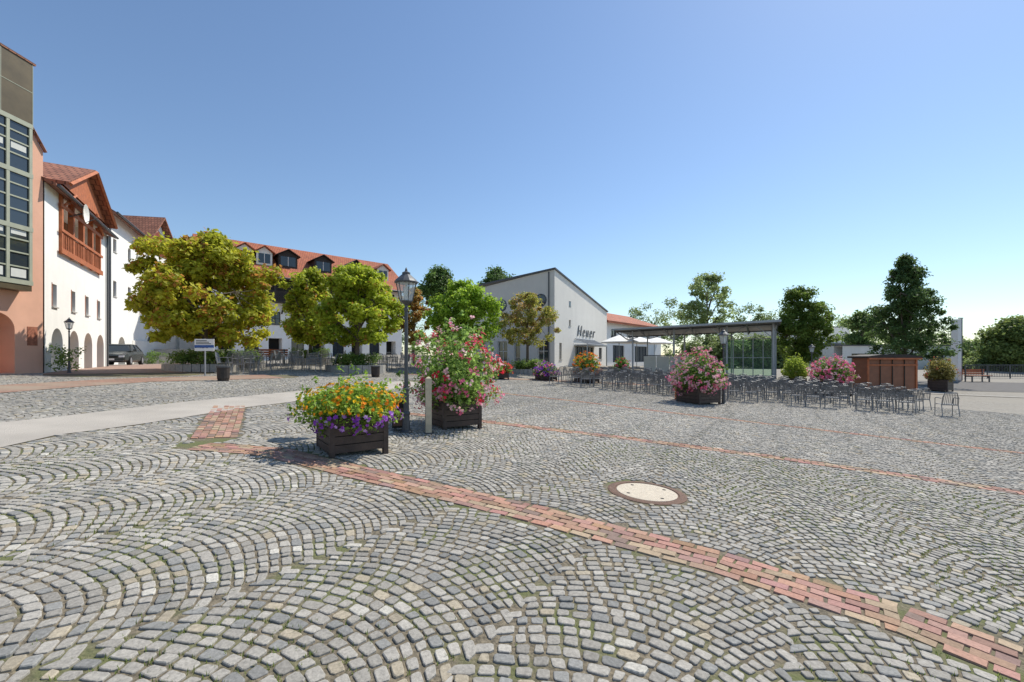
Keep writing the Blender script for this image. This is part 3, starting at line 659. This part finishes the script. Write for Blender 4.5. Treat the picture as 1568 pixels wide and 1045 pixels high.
for k in range(8):
    for z,h in((4.4,.30),(8.9,.22),(5.9,.18)): o.box('blinds',M_curt,5.86-k*.72-.60,5.86-k*.72-.12,-.4235,-.4215,z,z+h)
o.box('brick_patch',mat('exposed_brick',(.33,.12,.07),.9,.3,12,.4),6.15,6.5,-.012,-.002,2.0,2.7)
o.build()
o,L=bld('white_arcade_house',(-17.9,16.75),(-22.3,24.1))
ops=[(c-.62,c+.62,1.0,2.75,'arch') for c in(1.3,3.3,5.3,7.3)]+[(c-.25,c+.25,3.6,4.5,'win',1,1) for c in(1.0,3.2,5.1,7.0)]+[(1.45,7.0,5.9,8.25,'loggia')]
M_logback=mat('loggia_back',(.34,.17,.10),.9,.15,2)
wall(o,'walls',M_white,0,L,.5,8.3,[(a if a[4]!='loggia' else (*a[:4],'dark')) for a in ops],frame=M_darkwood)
for c in(1.0,3.2,5.1,7.0): o.box('window_niches',M_orangewood,c-.30,c-.255,-.015,-.003,3.56,4.54)
o.box('loggia_back_wall',M_logback,1.47,6.98,1.1,1.15,5.95,8.24)
for c in(1.55,2.9,4.25,5.6,6.9): o.box('timber_posts',M_orangewood,c-.09,c+.09,-.10,.08,5.85,8.6)
for z,h in((5.85,.22),(6.75,.12),(7.75,.16),(8.45,.18)): o.box('timber_rails',M_orangewood,1.3,7.15,-.14,-.105,z,z+h)
for k in range(26):
    c=1.6+k*.21; o.box('balusters',M_orangewood,c-.04,c+.04,-.09,-.05,6.08,6.74)
o.add('gable_timber',M_orangewood,[(1.2,-.2,8.64),(7.3,-.2,8.64),(4.25,-.2,10.1)],[(0,1,2)])
for sg in(-1,1):
    e0=4.25+sg*3.5
    o.slab('gable_roof',M_roof2,[(4.25,-.5,10.4),(4.25,4,10.4),(e0,4,8.65),(e0,-.5,8.65)] if sg<0 else [(4.25,4,10.4),(4.25,-.5,10.4),(e0,-.5,8.65),(e0,4,8.65)],.14)
    o.tube('barge_boards',M_orangewood,[(4.25,-.54,10.3),(e0,-.54,8.55)],.08,4)
    o.tube('braces',M_orangewood,[(4.25+sg*2.7,-.18,7.9),(4.25+sg*1.4,-.18,8.7)],.06,4)
o.slab('main_roof',M_roof2,[(-.1,-.35,8.28),(L+.1,-.35,8.28),(L+.1,4,10.2),(-.1,4,10.2)],.12)
o.box('rear_block',M_white,0.02,L-.02,1.25,8,.5,8.0)
o.add('end_wall',M_white,[(L,0,.5),(L,1.25,.5),(L,1.25,8.3),(L,0,8.3)],[(0,1,2,3)])
o.tube('downpipe',M_iron,[(L-.3,-.08,.9),(L-.3,-.08,8.2)],.05,8)
o.tube('gutter',M_iron,[(-.1,-.42,8.2),(L+.1,-.42,8.2)],.06,6)
V=[];Fc=[];n=16
for r_,yy in((0,.10),(.22,.07),(.42,0)):
    for k in range(n):
        t=2*math.pi*k/n; V.append((2.7+r_*math.cos(t),-.55+yy*1.2,7.9+r_*math.sin(t)))
for i in range(2):
    for k in range(n): Fc.append((i*n+k,i*n+(k+1)%n,(i+1)*n+(k+1)%n,(i+1)*n+k))
o.add('satellite_dish',M_cream,V,Fc); o.tube('dish_arm',M_iron,[(2.7,-.43,7.9),(2.7,0,7.7)],.03,6); o.tube('dish_feed',M_iron,[(2.7,-.5,7.5),(2.7,-.95,7.8)],.015,5)
o.build()
o,L=bld('white_gabled_house',(-29.6,32.0),(-32.9,38.5)); 
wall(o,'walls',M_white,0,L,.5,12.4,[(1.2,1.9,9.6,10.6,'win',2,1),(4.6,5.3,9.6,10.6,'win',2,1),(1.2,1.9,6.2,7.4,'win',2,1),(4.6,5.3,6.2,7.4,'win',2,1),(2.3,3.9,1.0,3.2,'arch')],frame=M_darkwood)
o.box('rear_block',M_white,.0,L,1.25,9,.5,12.3)
o.add('side_wall',M_white,[(0,0,.5),(0,1.25,.5),(0,1.25,12.4),(0,0,12.4)],[(3,2,1,0)])
o.slab('roof',M_roof2,[(-.4,-.6,12.2),(L+.3,-.6,12.2),(L+.3,4.5,15.6),(-.4,4.5,15.6)],.2)
o.tube('downpipe',M_iron,[(.2,-.1,.9),(.2,-.1,12)],.07,6); o.tube('gutter',M_iron,[(-.4,-.68,12.15),(L+.3,-.68,12.15)],.08,6)
o.build()
o,L=bld('white_gate_house',(-33.0,38.6),(-34.2,44.5))
wall(o,'walls',M_white,0,L,.5,11.0,[(1.0,1.7,8.2,9.4,'win',2,1),(3.4,4.1,8.2,9.4,'win',2,1),(1.0,1.7,5.2,6.4,'win',2,1),(3.4,4.1,5.2,6.4,'win',2,1),(1.2,4.2,1.0,4.0,'arch')],frame=M_darkwood)
o.add('gable',M_white,[(0,0,11),(L,0,11),(L/2,0,14.6)],[(0,1,2)])
o.add('gable_shutter',mat('oxblood_timber',(.22,.04,.03),.7),[(1.6,-.05,11.2),(L-1.6,-.05,11.2),(L-1.6,-.05,12.4),(L/2,-.05,13.6),(1.6,-.05,12.4)],[(0,1,2,3,4)])
for sg in(-1,1):
    c=L/2; e0=c+sg*(c+.5)
    q=[(c,-.6,14.9),(c,8,14.9),(e0,8,10.7),(e0,-.6,10.7)]
    o.slab('roof',M_roof2,q if sg<0 else [q[1],q[0],q[3],q[2]],.18)
o.box('rear_block',M_white,0,L,1.25,8,.5,11)
o.build()
o,L=bld('connecting_wing',(-34.6,45.5),(-29.6,52.0))
wall(o,'walls',M_white,0,L,.5,7,[(2.4,5.4,.9,4.4,'arch'),(1,1.8,5,6.1,'win'),(6,6.8,5,6.1,'win')],frame=M_darkwood)
o.slab('roof',M_roof,[(-.3,-.5,6.9),(L+.3,-.5,6.9),(L+.3,4,9.8),(-.3,4,9.8)],.2); o.box('rear_block',M_white,0,L,1.25,7,.5,6.9); o.build()
x,y=at(268,38)
o=Obj('stone_stairs',(x,y,Z(x,y)),math.atan2(14,15.1)-.5)
for k in range(9): o.box('steps',M_kerb,-3,3,k*.38,k*.38+4,k*.15-.2,k*.15+.12)
o.box('side_wall',M_cream,-3.3,-3.02,-.2,6,-.3,2.0)
o.build()
o,L=bld('red_roofed_inn',(-29.2,42),(-14.1,56))
ops=[]
for k in range(9):
    c=1.5+k*2.2
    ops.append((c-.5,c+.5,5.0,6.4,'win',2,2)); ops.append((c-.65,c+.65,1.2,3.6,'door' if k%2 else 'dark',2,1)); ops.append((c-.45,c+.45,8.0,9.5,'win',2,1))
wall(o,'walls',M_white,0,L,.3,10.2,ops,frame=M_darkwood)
o.slab('roof',M_roof,[(-.6,-1.3,9.9),(L+.6,-1.3,9.9),(L+.6,5,14.4),(-.6,5,14.4)],.22)
o.slab('rear_roof',M_roof,[(L+.6,5,14.4),(L+.6,11,9.9),(-.6,11,9.9),(-.6,5,14.4)][::-1],.22)
for xx in(0,L): 
    o.add('gable_walls',M_white,[(xx,0,.3),(xx,10,.3),(xx,10,10.1),(xx,5,13.9),(xx,0,10.1)],[(0,1,2,3,4)])
o.box('eave_board',M_darkwood,-.6,L+.6,-1.33,-1.30,9.62,9.85); o.tube('gutter',M_iron,[(-.6,-1.42,9.8),(L+.6,-1.42,9.8)],.08,6)
for a,b in((3.6,9.4),(12.5,18.5)):
    o.box('balcony_floor',M_darkwood,a,b,-1.2,-.01,7.3,7.45); o.box('balcony_rail',M_darkwood,a,b,-1.2,-1.12,8.3,8.42)
    for k in range(int((b-a)/.16)): o.box('balcony_balusters',M_darkwood,a+k*.16,a+k*.16+.1,-1.18,-1.14,7.45,8.3)
    for k in range(4): xx=a+.1+(b-a-.2)*k/3; o.box('balcony_posts',M_darkwood,xx-.1,xx+.1,-1.19,-1.0,7.45,9.6)
    for k in range(3): xx=a+.1+(b-a-.2)*k/2; o.tube('brackets',M_darkwood,[(xx,-.02,6.2),(xx,-1.0,7.28)],.08,4)
    o.box('timber_wall',M_darkwood,a,b,-.06,-.01,7.46,9.9)
def rz(y_): return 9.9+(y_+1.3)*(4.5/6.3)
for c,wd,kind in((3.2,1.5,0),(5.0,1.5,0),(7.3,1.9,1),(11,1.9,1),(14.8,1.5,1),(18.3,1.5,0)):
    yf=.6; zb=rz(yf); h=1.35; hw=wd/2; fm=M_cream if kind==0 else M_darkwood
    o.box('dormer_fronts' if kind==0 else 'dormer_fronts_dark',fm,c-hw,c+hw,yf,yf+.1,zb-.15,zb+h); o.box('dormer_cheeks',M_darkwood,c-hw,c-hw+.08,yf+.1,yf+2.2,zb,zb+h-.02); o.box('dormer_cheeks',M_darkwood,c+hw-.08,c+hw,yf+.1,yf+2.2,zb,zb+h-.02)
    o.box('glazing',M_glass,c-hw+.2,c+hw-.2,yf-.02,yf-.003,zb+.2,zb+h-.15); o.box('dormer_window_bars',M_cream,c-.03,c+.03,yf-.035,yf-.022,zb+.2,zb+h-.15)
    o.prism('dormer_pediments' if kind==0 else 'dormer_pediments_dark',fm,[(c-hw,zb+h),(c+hw,zb+h),(c,zb+h+.55)],yf,yf+.1)
    for sg in(-1,1):
        e0=c+sg*(hw+.25); q=[(c,yf-.3,zb+h+.68),(c,yf+3.2,zb+h+.68),(e0,yf+3.2,zb+h-.02),(e0,yf-.3,zb+h-.02)]
        o.slab('dormer_roofs_dark' if kind else 'dormer_roofs',M_darkwood if kind else M_roof,q if sg<0 else [q[1],q[0],q[3],q[2]],.08)
o.build()
# ---- modern shop building
Cn=(-3.5,40.2); A_=(3.5,36.0); B_=(10.4,48.0)
d1=np.array(A_)-np.array(Cn); L1=float(np.linalg.norm(d1))
o,L2=bld('furniture_store',A_,B_)
zA,zB=px2z(412,36),px2z(478,48)
M_store=mat('store_render',(.80,.76,.69),.9,.03,1.0,.1,stain=.1)
g=.5
wz=5.6
wall(o,'walls',M_store,0,L2,g,wz,[(3.1,3.5,4.4,4.9,'win',1,1),(4.6,9.6,.9,2.6,'door',5,2),(11.2,12.2,1.4,2.6,'win',2,1),(1.0,1.5,1.4,2.8,'win',1,1)],frame=M_iron)
o.add('walls',M_store,[(0,0,wz),(L2,0,wz),(L2,0,zB),(0,0,zA)],[(0,1,2,3)])
o.box('high_window',M_glass,3.1,3.5,-.012,-.002,6.1,6.5); o.box('high_window_frame',M_iron,3.05,3.55,-.02,-.014,6.05,6.1); o.box('high_window_frame',M_iron,3.05,3.55,-.02,-.014,6.5,6.55)
o.slab('roof',M_iron,[(-.12,-.12,zA+.10),(L2+.15,-.12,zB+.10),(L2+.15,L1,zB-.3),(-.12,L1+.1,zA-.75)],.13)
o.box('entrance_canopy',M_steel,4.3,9.9,-1.3,-.01,2.65,2.75)
for k in range(12): o.tube('canopy_louvres',M_steel,[(4.5+k*.45,-1.25,2.78),(4.5+k*.45,-.02,3.3)],.03,4)
o.tube('canopy_louvres',M_steel,[(4.4,-1.27,2.78),(9.8,-1.27,2.78)],.04,5); o.tube('canopy_louvres',M_steel,[(4.4,-.06,3.3),(9.8,-.06,3.3)],.04,5)
for xx in(4.35,9.85): o.tube('canopy_posts',M_steel,[(xx,-1.25,.5),(xx,-1.25,2.65)],.06,8)
fc=bpy.data.curves.new('lettering','FONT'); fc.body='Heuer'; fc.size=1.5; fc.extrude=.03; fc.shear=.3; fc.offset=-.012; fc.space_character=1.3; fc.materials.append(M_letter); fc.align_x='CENTER'
fo=link(bpy.data.objects.new('lettering',fc)); fo.rotation_euler=(math.pi/2,0,0); fo.location=(7.3,-.05,3.55); o.extra.append(fo)
e=o.build()
o2=Obj('front_wing',(0,0,0)); ang2=math.atan2(d1[1],d1[0])
zC=px2z(437,39.5)
wall(o2,'walls_shaded_side',M_store_shade,0,L1,g,5.0,[(.8,1.2,1.2,3.0,'win',1,1),(2.6,3.6,1.2,3.0,'win',2,2),(4.3,4.9,1.2,3.0,'win',1,1),(6.6,7.6,1.2,3.0,'win',2,2)],frame=M_cream)
o2.add('upper_wall',M_store_shade,[(0,0,5),(L1,0,5),(L1,0,zA),(0,0,zC-.3)],[(0,1,2,3)])
for c,z,r_ in((6.9,6.35,.5),(3.0,6.15,.5)):
    V=[(c+r_*math.cos(2*math.pi*k/24),-.015,z+r_*math.sin(2*math.pi*k/24)) for k in range(24)]; o2.add('round_windows',M_glass,V,[tuple(range(24))])
    o2.tube('round_window_rims',M_iron,[(c+r_*math.cos(2*math.pi*k/24),-.02,z+r_*math.sin(2*math.pi*k/24)) for k in range(25)],.05,5,cap=False)
    o2.box('round_window_bars',M_iron,c-.02,c+.02,-.03,-.016,z-r_,z+r_); o2.box('round_window_bars',M_iron,c-r_,c+r_,-.034,-.018,z-.02,z+.02)
o2.tube('downpipe',M_iron,[(L1-.5,-.07,.6),(L1-.5,-.07,zA-.2)],.05,6)
w_=o2.build(); w_.location=(Cn[0],Cn[1],0); w_.rotation_euler=(0,0,ang2)
bpy.context.view_layer.update(); m_=e.matrix_world.inverted()@w_.matrix_world; w_.parent=e; w_.matrix_basis=m_
p0=at(926,49); p1=at(1012,62)
o,L=bld('tile_roofed_annex',p0,p1); zt0=px2z(490,49)
wall(o,'walls',M_white,0,L,.5,zt0,[(1.5,3.0,3.6,4.8,'win'),(6,7.5,3.6,4.8,'win'),(2,5,1,3,'door',3,1),(8,12,1,3,'door',4,1)],frame=M_iron)
o.slab('roof',M_roof,[(-.3,-.6,zt0-.1),(L+.3,-.6,zt0-.1),(L+.3,5,zt0+1.9),(-.3,5,zt0+1.9)],.25); o.box('rear_block',M_white,0,L,1.25,8,.5,zt0-.05); o.build()
for pxc,d in((948,40),(975,42),(1002,42)):
    x,y=at(pxc,d); gz=Z(x,y); o=Obj('market_umbrella',(x,y,gz),.3); o.tube('pole',M_steel,[(0,0,0),(0,0,2.9)],.03,6)
    o.lathe('canopy',M_white,[(1.75,2.3),(1.75,2.38),(.9,2.72),(.02,3.0)],8); o.lathe('foot',M_concrete,[(.3,0),(.3,.08)],8); o.build()
o,L=bld('white_hall',at(1200,58),at(1300,58)); 
wall(o,'walls',M_white,0,L,-.5,px2z(502,58),[(6.5,8.4,1.0,2.6,'win',4,1),(1,3,1,2.6,'win',2,1)],frame=M_iron); o.box('rear_block',M_white,0,L,1.3,10,-.5,px2z(503,58)); o.box('coping',M_steel,-.1,L+.1,-.1,1.3,px2z(502,58)+.01,px2z(502,58)+.12); o.box('fascia_band',M_iron,5.5,L+.1,-.35,-.02,px2z(530,58),px2z(526,58)); o.build()
o,L=bld('white_hall',at(1290,48),at(1470,48)); h=px2z(530,48)
wall(o,'walls',M_cream,0,L,-.5,h,[(1,3,.6,2.0,'win',3,1),(5,7,.6,2.0,'win',3,1),(9.6,11.2,.2,2.2,'door',2,1)],frame=M_iron); o.box('rear_block',M_cream,0,L,1.3,9,-.5,h-.02); o.box('coping',M_iron,-.1,L+.1,-.1,1.3,h+.01,h+.12); o.build()
x,y=at(1471,33); o=Obj('white_pylon',(x,y,Z(x,y))); hh=px2z(489,33)-Z(x,y)
o.box('slab',M_white,-.22,.05,-.02,.5,-.1,hh); o.box('edge',M_iron,.052,.12,-.03,.51,-.1,hh+.02); o.box('light_head',M_iron,-.2,.1,-.1,.0,hh+.03,hh+.1); o.build()
# ---------------------------------------------------------------- stage canopy
p0=np.array(at(962,34.5)); p1=np.array(at(1188,29.5))
o,L=bld('stage_canopy',p0,p1)
zr=px2z(500,30)
M_decks=mat('stage_deck',(.26,.25,.24),.9,.1,4); M_backw=mat('backdrop_panels',(.75,.71,.63),.8,.06,2)
g0=min(Z(*p0),Z(*p1))
o.box('platform',M_decks,0,L,-.3,5.5,g0-.3,g0+.28)
z0=g0+.28
def zroof(xx,yy): return zr+.12+ (1.2-yy)*.035 + .022*(xx-L/2)
for xx,rr in((.3,.065),(L*.34,.075),(L*.70,.075),(L-.15,.085)): 
    o.tube('front_posts',M_steel,[(xx,.2,g0-.1),(xx,.2,zroof(xx,.2)-.1)],rr,10)
    o.tube('rear_posts',M_steel,[(xx,5.2,z0),(xx,5.2,zroof(xx,5.2)-.1)],rr*.9,8)
q=[(-1.0,-1.0,zroof(-1.0,-1.0)),(L+.3,-1.0,zroof(L+.3,-1.0)),(L+.3,6.2,zroof(L+.3,6.2)),(-1.0,6.2,zroof(-1.0,6.2))]
o.slab('roof',mat('canopy_roof',(.26,.25,.24),.6,.1,2),q,.07)
fz=lambda xx: zroof(xx,-1.0)
o.add('fascia',M_steel,[(-1.0,-1.06,fz(-1)+.03),(L+.3,-1.06,fz(L+.3)+.03),(L+.3,-1.06,fz(L+.3)-.12),(-1.0,-1.06,fz(-1)-.10),(-1.0,-1.005,fz(-1)+.03),(L+.3,-1.005,fz(L+.3)+.03),(L+.3,-1.005,fz(L+.3)-.12),(-1.0,-1.005,fz(-1)-.10)],[(0,1,2,3),(7,6,5,4),(0,4,5,1),(2,6,7,3),(0,3,7,4),(1,5,6,2)])
for k in range(7):
    xx=-.8+k*(L+.9)/6; o.tube('rafters',M_iron,[(xx,-.95,zroof(xx,-1)-.12),(xx,2.6,zroof(xx,2.6)-.55),(xx,6.1,zroof(xx,6.1)-.12)],.045,5)
    for yy in(.8,2.6,4.4): o.tube('rafters',M_iron,[(xx,yy,zroof(xx,yy)-.08),(xx,yy+.02,zroof(xx,yy)-.5+.1*abs(yy-2.6)/1.8*1.6)],.025,4)
for yy in(.2,5.2): o.tube('beams',M_iron,[(-1,yy,zroof(0,yy)-.14),(L+.2,yy,zroof(L,yy)-.14)],.05,6)
for xx in(L*.34,L*.70,L-.15):
    for sg in(-1,1): o.tube('struts',M_steel,[(xx,.2,zr-.8),(xx+sg*1.1*(1 if xx+1.2<L or sg<0 else .2),.2,zroof(xx,.2)-.15)],.03,5)
npan=int(L*.62/1.05)
for k in range(npan): o.box('backdrop_panels',M_backw,.4+k*1.05,.4+k*1.05+1.0,3.4,3.46,z0+.05,z0+1.55)
o.box('backdrop_frame',M_iron,.3,.4+npan*1.05,3.38,3.48,z0+1.57,z0+1.64)
for k in range(6):
    xx=L*.66+k*(L*.33)/5
    o.box('glass_screen_frames',M_steel,xx-.03,xx+.03,2.97,3.03,z0,zr-.7)
for zz in(z0+.05,z0+1.4,zr-.75): o.box('glass_screen_frames',M_steel,L*.66+.05,L-.05,2.975,3.025,zz,zz+.05)
for k in range(4): o.box('glass_screen_frames',M_steel,L-.03,L+.05,.6+k*1.3,.68+k*1.3,z0,zr-.3)
M_screen=bpy.data.materials.new('screen_glass'); M_screen.use_nodes=True; _n=M_screen.node_tree; _b=_n.nodes['Principled BSDF']; _b.inputs['Base Color'].default_value=(.35,.5,.4,1); _b.inputs['Roughness'].default_value=.08
_t=_n.nodes.new('ShaderNodeBsdfTransparent'); _t.inputs[0].default_value=(.82,.95,.86,1); _m=_n.nodes.new('ShaderNodeMixShader'); _m.inputs[0].default_value=.88; _n.links.new(_b.outputs[0],_m.inputs[1]); _n.links.new(_t.outputs[0],_m.inputs[2]); _n.links.new(_m.outputs[0],_n.nodes['Material Output'].inputs['Surface'])
o.box('glass_screen',M_screen,L*.66,L,3.035,3.05,z0+.1,zr-.8)
o.build()
# ---------------------------------------------------------------- kiosk counter
d=24.0; x,y=at(1366,d)
wd=92*d/F/1.1; hh=px2z(543,d)-Z(x,y)
o=Obj('wooden_kiosk',(x,y,Z(x,y)),0.06)
M_kw=mat('kiosk_panels',(.24,.09,.045),.5,.15,3,.1)
o.box('body',M_kw,-wd/2+.1,wd/2-.1,0,1.0,.25,hh-.2)
for k in range(5):
    xx=-wd/2+.1+(wd-.2)*k/4; o.box('frame_posts' if k in(0,4) else 'frame_battens',M_orangewood if k in(0,4) else M_darkwood,xx-(.05 if k in(0,4) else .015),xx+(.05 if k in(0,4) else .015),-.04,-.003,.25,hh-.2)
o.box('frame_rails',M_orangewood,-wd/2+.05,wd/2-.05,-.06,-.042,hh-.62,hh-.54)
o.box('plinth',M_darkwood,-wd/2+.2,wd/2-.2,.1,.9,-.1,.25)
o.prism('roof',M_darkwood,[(-wd/2-.05,hh-.2),(wd/2+.05,hh-.2),(wd/2+.05,hh-.1),(wd*.25,hh),(-wd*.25,hh),(-wd/2-.05,hh-.1)],-.2,1.2)
o.box('fascia',M_orangewood,-wd/2-.04,wd/2+.04,-.23,-.203,hh-.28,hh-.19)
o.build()
p0=np.array(at(1478,35)); p1=np.array(at(1680,35))
o,L=bld('metal_railing',p0,p1); o.loc=(p0[0],p0[1],Z(*p0))
for k in range(int(L/.13)): o.box('bars',M_iron,k*.13,k*.13+.02,-.01,.01,.1,1.0)
o.tube('handrail',M_iron,[(0,0,1.03),(L,0,1.03)],.03,6); o.tube('lower_rail',M_iron,[(0,0,.1),(L,0,.1)],.02,6)
for k in range(int(L/1.8)+1): o.box('posts',M_iron,k*1.8-.03,k*1.8+.03,-.03,.03,-.1,1.05)
o.build()
def bench(px,d,rot):
    x,y=at(px,d); o=Obj('park_bench',(x,y,Z(x,y)),rot)
    for k in range(4): o.box('seat',M_orangewood,-.9,.9,-.25+k*.12,-.15+k*.12,.43,.47)
    for k in range(3): o.box('backrest',M_orangewood,-.9,.9,.27,.30,.52+k*.14,.63+k*.14)
    for sx in(-.7,.7): o.box('legs',M_iron,sx-.04,sx+.04,-.22,-.17,-.05,.43); o.box('legs',M_iron,sx-.04,sx+.04,.22,.265,-.05,.92); o.box('legs',M_iron,sx-.03,sx+.03,-.165,.215,.38,.425)
    o.build()
bench(1497,32,0.1); bench(415,26,.5)
kc=np.array([at(1200,27.5),at(1480,23.8),at(1700,22)])
ribbon('kerb',kc,.12,M_kerb,.05)
ribbon('side_road',np.array([at(1400,29.5),at(1560,28.5),at(1800,27)]),3.4,mat('asphalt',(.115,.105,.098),.9,.15,3,.2),.012)
# ---------------------------------------------------------------- raised tree beds
def bed(px,d,rx,ry,h,seed,hedge=True):
    global R; R=np.random.default_rng(seed)
    x,y=at(px,d); gz=Z(x,y); o=Obj('planting_bed',(x,y,gz)); n=28
    for k in range(n):
        a=2*math.pi*k/n; b=2*math.pi*(k+.93)/n; q=[]
        for r_ in(1,.86):
            for t in((a,b) if r_==1 else (b,a)): q.append((rx*r_*math.cos(t),ry*r_*math.sin(t),h+random.uniform(-.01,.01)))
        o.slab('stone_rim',M_kerb,q,h+.25)
    V=[(rx*.87*math.cos(2*math.pi*k/n),ry*.87*math.sin(2*math.pi*k/n),h-.05) for k in range(n)]; o.add('soil',M_soil,V,[tuple(range(n))])
    e=o.build(); m=70; an=R.uniform(0,6.28,m); rr=np.sqrt(R.random(m))*.8; cen=np.stack([rx*rr*np.cos(an),ry*rr*np.sin(an),h+R.uniform(.05,.5,m)],1)
    V,col=leaves_np(cen,R.uniform(.15,.35,m),60,.10,(.05,.09,.02),(.15,.2,.05)); lo=leaf_obj('shrubs',V,col); lo.parent=e
bed(308,20,1.6,1.1,.3,31); bed(365,22.5,1.3,.9,.3,32); bed(545,22.5,1.5,1.0,.35,33); bed(706,27,1.6,1.1,.35,34); bed(808,29,1.3,1,.3,35); bed(478,27,1.4,1,.35,36)
for px,py in((342,584),(575,578)):
    x,y=G(px,py); o=Obj('litter_bin',(x,y,Z(x,y))); o.lathe('body',M_darkwood,[(.17,-.02),(.17,.06),(.19,.10),(.20,.5)],14); o.lathe('rim',M_iron,[(.215,.48),(.22,.53),(.17,.535)],14); o.build()
x,y=at(314,17.2); gz=Z(x,y); o=Obj('information_sign',(x,y,gz),.1)
o.tube('post',M_steel,[(0,0,-.1),(0,0,px2z(519,y)-gz)],.03,8); zz=px2z(528,y)-gz
o.box('panel',M_white,-.36,.36,-.05,-.032,zz-.12,zz+.22); o.box('blue_band',mat('sign_blue',(.03,.10,.35),.4),-.36,.36,-.056,-.052,zz-.12,zz-.02)
for k in range(3): o.box('text_lines',M_dark,-.3,.25-.08*k,-.056,-.052,zz+.02+k*.06,zz+.045+k*.06)
o.box('lower_panel',M_white,-.36,.36,-.05,-.032,zz-.25,zz-.14)
o.build()
# ---------------------------------------------------------------- car
def car(px,d,rot):
    x,y=at(px,d); o=Obj('parked_car',(x,y,Z(x,y)+.01),rot)
    M_paint=mat('car_paint',(.075,.085,.078),.25,.05,3,metal=.4)
    st=[(-2.2,.62,.30,.58),(-2.12,.78,.24,.68),(-1.7,.85,.20,.78),(-.9,.87,.18,.90),(0,.88,.18,.93),(1.1,.88,.18,.95),(1.75,.86,.2,.97),(2.1,.80,.26,.93),(2.2,.68,.34,.80)]
    V=[];Fc=[]
    for X,w_,zb,zt_ in st:
        pr=[(-w_*.9,zb),(-w_,zb+.12),(-w_,zt_-.2),(-w_*.93,zt_-.03),(-w_*.7,zt_+.02),(0,zt_+.035),(w_*.7,zt_+.02),(w_*.93,zt_-.03),(w_,zt_-.2),(w_,zb+.12),(w_*.9,zb)]
        V+=[(X,a,b) for a,b in pr]
    n=11
    for i in range(len(st)-1):
        for k in range(n): Fc.append((i*n+k,i*n+(k+1)%n,(i+1)*n+(k+1)%n,(i+1)*n+k))
    Fc+=[tuple(range(n)),tuple((len(st)-1)*n+k for k in range(n))]
    o.add('body',M_paint,V,Fc)
    def ring(X0,X1,w_,z): return [(X0,-w_,z),(X1,-w_,z),(X1,w_,z),(X0,w_,z)]
    b_=ring(-1.0,1.65,.78,.92); t_=ring(-.3,.95,.60,1.36); o.add('greenhouse',M_glass,b_+t_,[(0,1,5,4),(1,2,6,5),(2,3,7,6),(3,0,4,7)])
    t0=ring(-.36,1.0,.62,1.355); t1=ring(-.2,.88,.54,1.41); o.add('roof',M_paint,t0+t1,[(0,1,5,4),(1,2,6,5),(2,3,7,6),(3,0,4,7),(4,5,6,7),(3,2,1,0)])
    for sy in(-1,1):
        for a,b in(((-1.0,.78,.92),(-.33,.61,1.36)),((.35,.79,.93),(.37,.615,1.36)),((1.65,.78,.92),(.97,.61,1.36))): o.tube('pillars',M_paint,[(a[0],sy*a[1],a[2]),(b[0],sy*b[1],b[2])],.035,5)
        for wx in(-1.35,1.35):
            V=[];Fc=[];n2=20
            for yy,r_ in((.70,.31),(.90,.31),(.905,.20),(.89,.19)):
                V+=[(wx+r_*math.cos(2*math.pi*k/n2),sy*yy,.31+r_*math.sin(2*math.pi*k/n2)) for k in range(n2)]
            for i in range(3):
                for k in range(n2): Fc.append((i*n2+k,i*n2+(k+1)%n2,(i+1)*n2+(k+1)%n2,(i+1)*n2+k))
            o.add('tyres',mat('tyre_rubber',(.02,.02,.02),.9),V,Fc)
            o.add('hubcaps',M_steel,[(wx+.195*math.cos(2*math.pi*k/n2),sy*.897,.31+.195*math.sin(2*math.pi*k/n2)) for k in range(n2)],[tuple(range(n2))])
        o.box('headlights',mat('headlight',(.75,.78,.8),.15),-2.215,-2.13,sy*.60-.13,sy*.60+.13,.52,.64); o.box('mirrors',M_paint,-.75,-.6,sy*.93-.08,sy*.93+.08,.93,1.05)
    o.box('grille',M_dark,-2.225,-2.19,-.4,.4,.50,.60); o.box('number_plate',M_white,-2.235,-2.205,-.26,.26,.34,.45); o.box('bumper',M_iron,-2.24,-2.15,-.7,.7,.27,.335)
    o.build()
car(184,29.5,math.radians(118))
R=np.random.default_rng(40)
cen=[];
for px,d in((78,17.0),(232,36),(225,36)):
    x,y=at(px,d)
    for _ in range(10): cen.append((x+random.gauss(0,.25)+.4,y+random.gauss(0,.3),Z(x,y)+random.uniform(.1,1.0)))
V,col=leaves_np(np.array(cen),np.full(len(cen),.25),60,.1,(.04,.08,.02),(.12,.17,.04)); leaf_obj('shrub',V,col)
print('done')
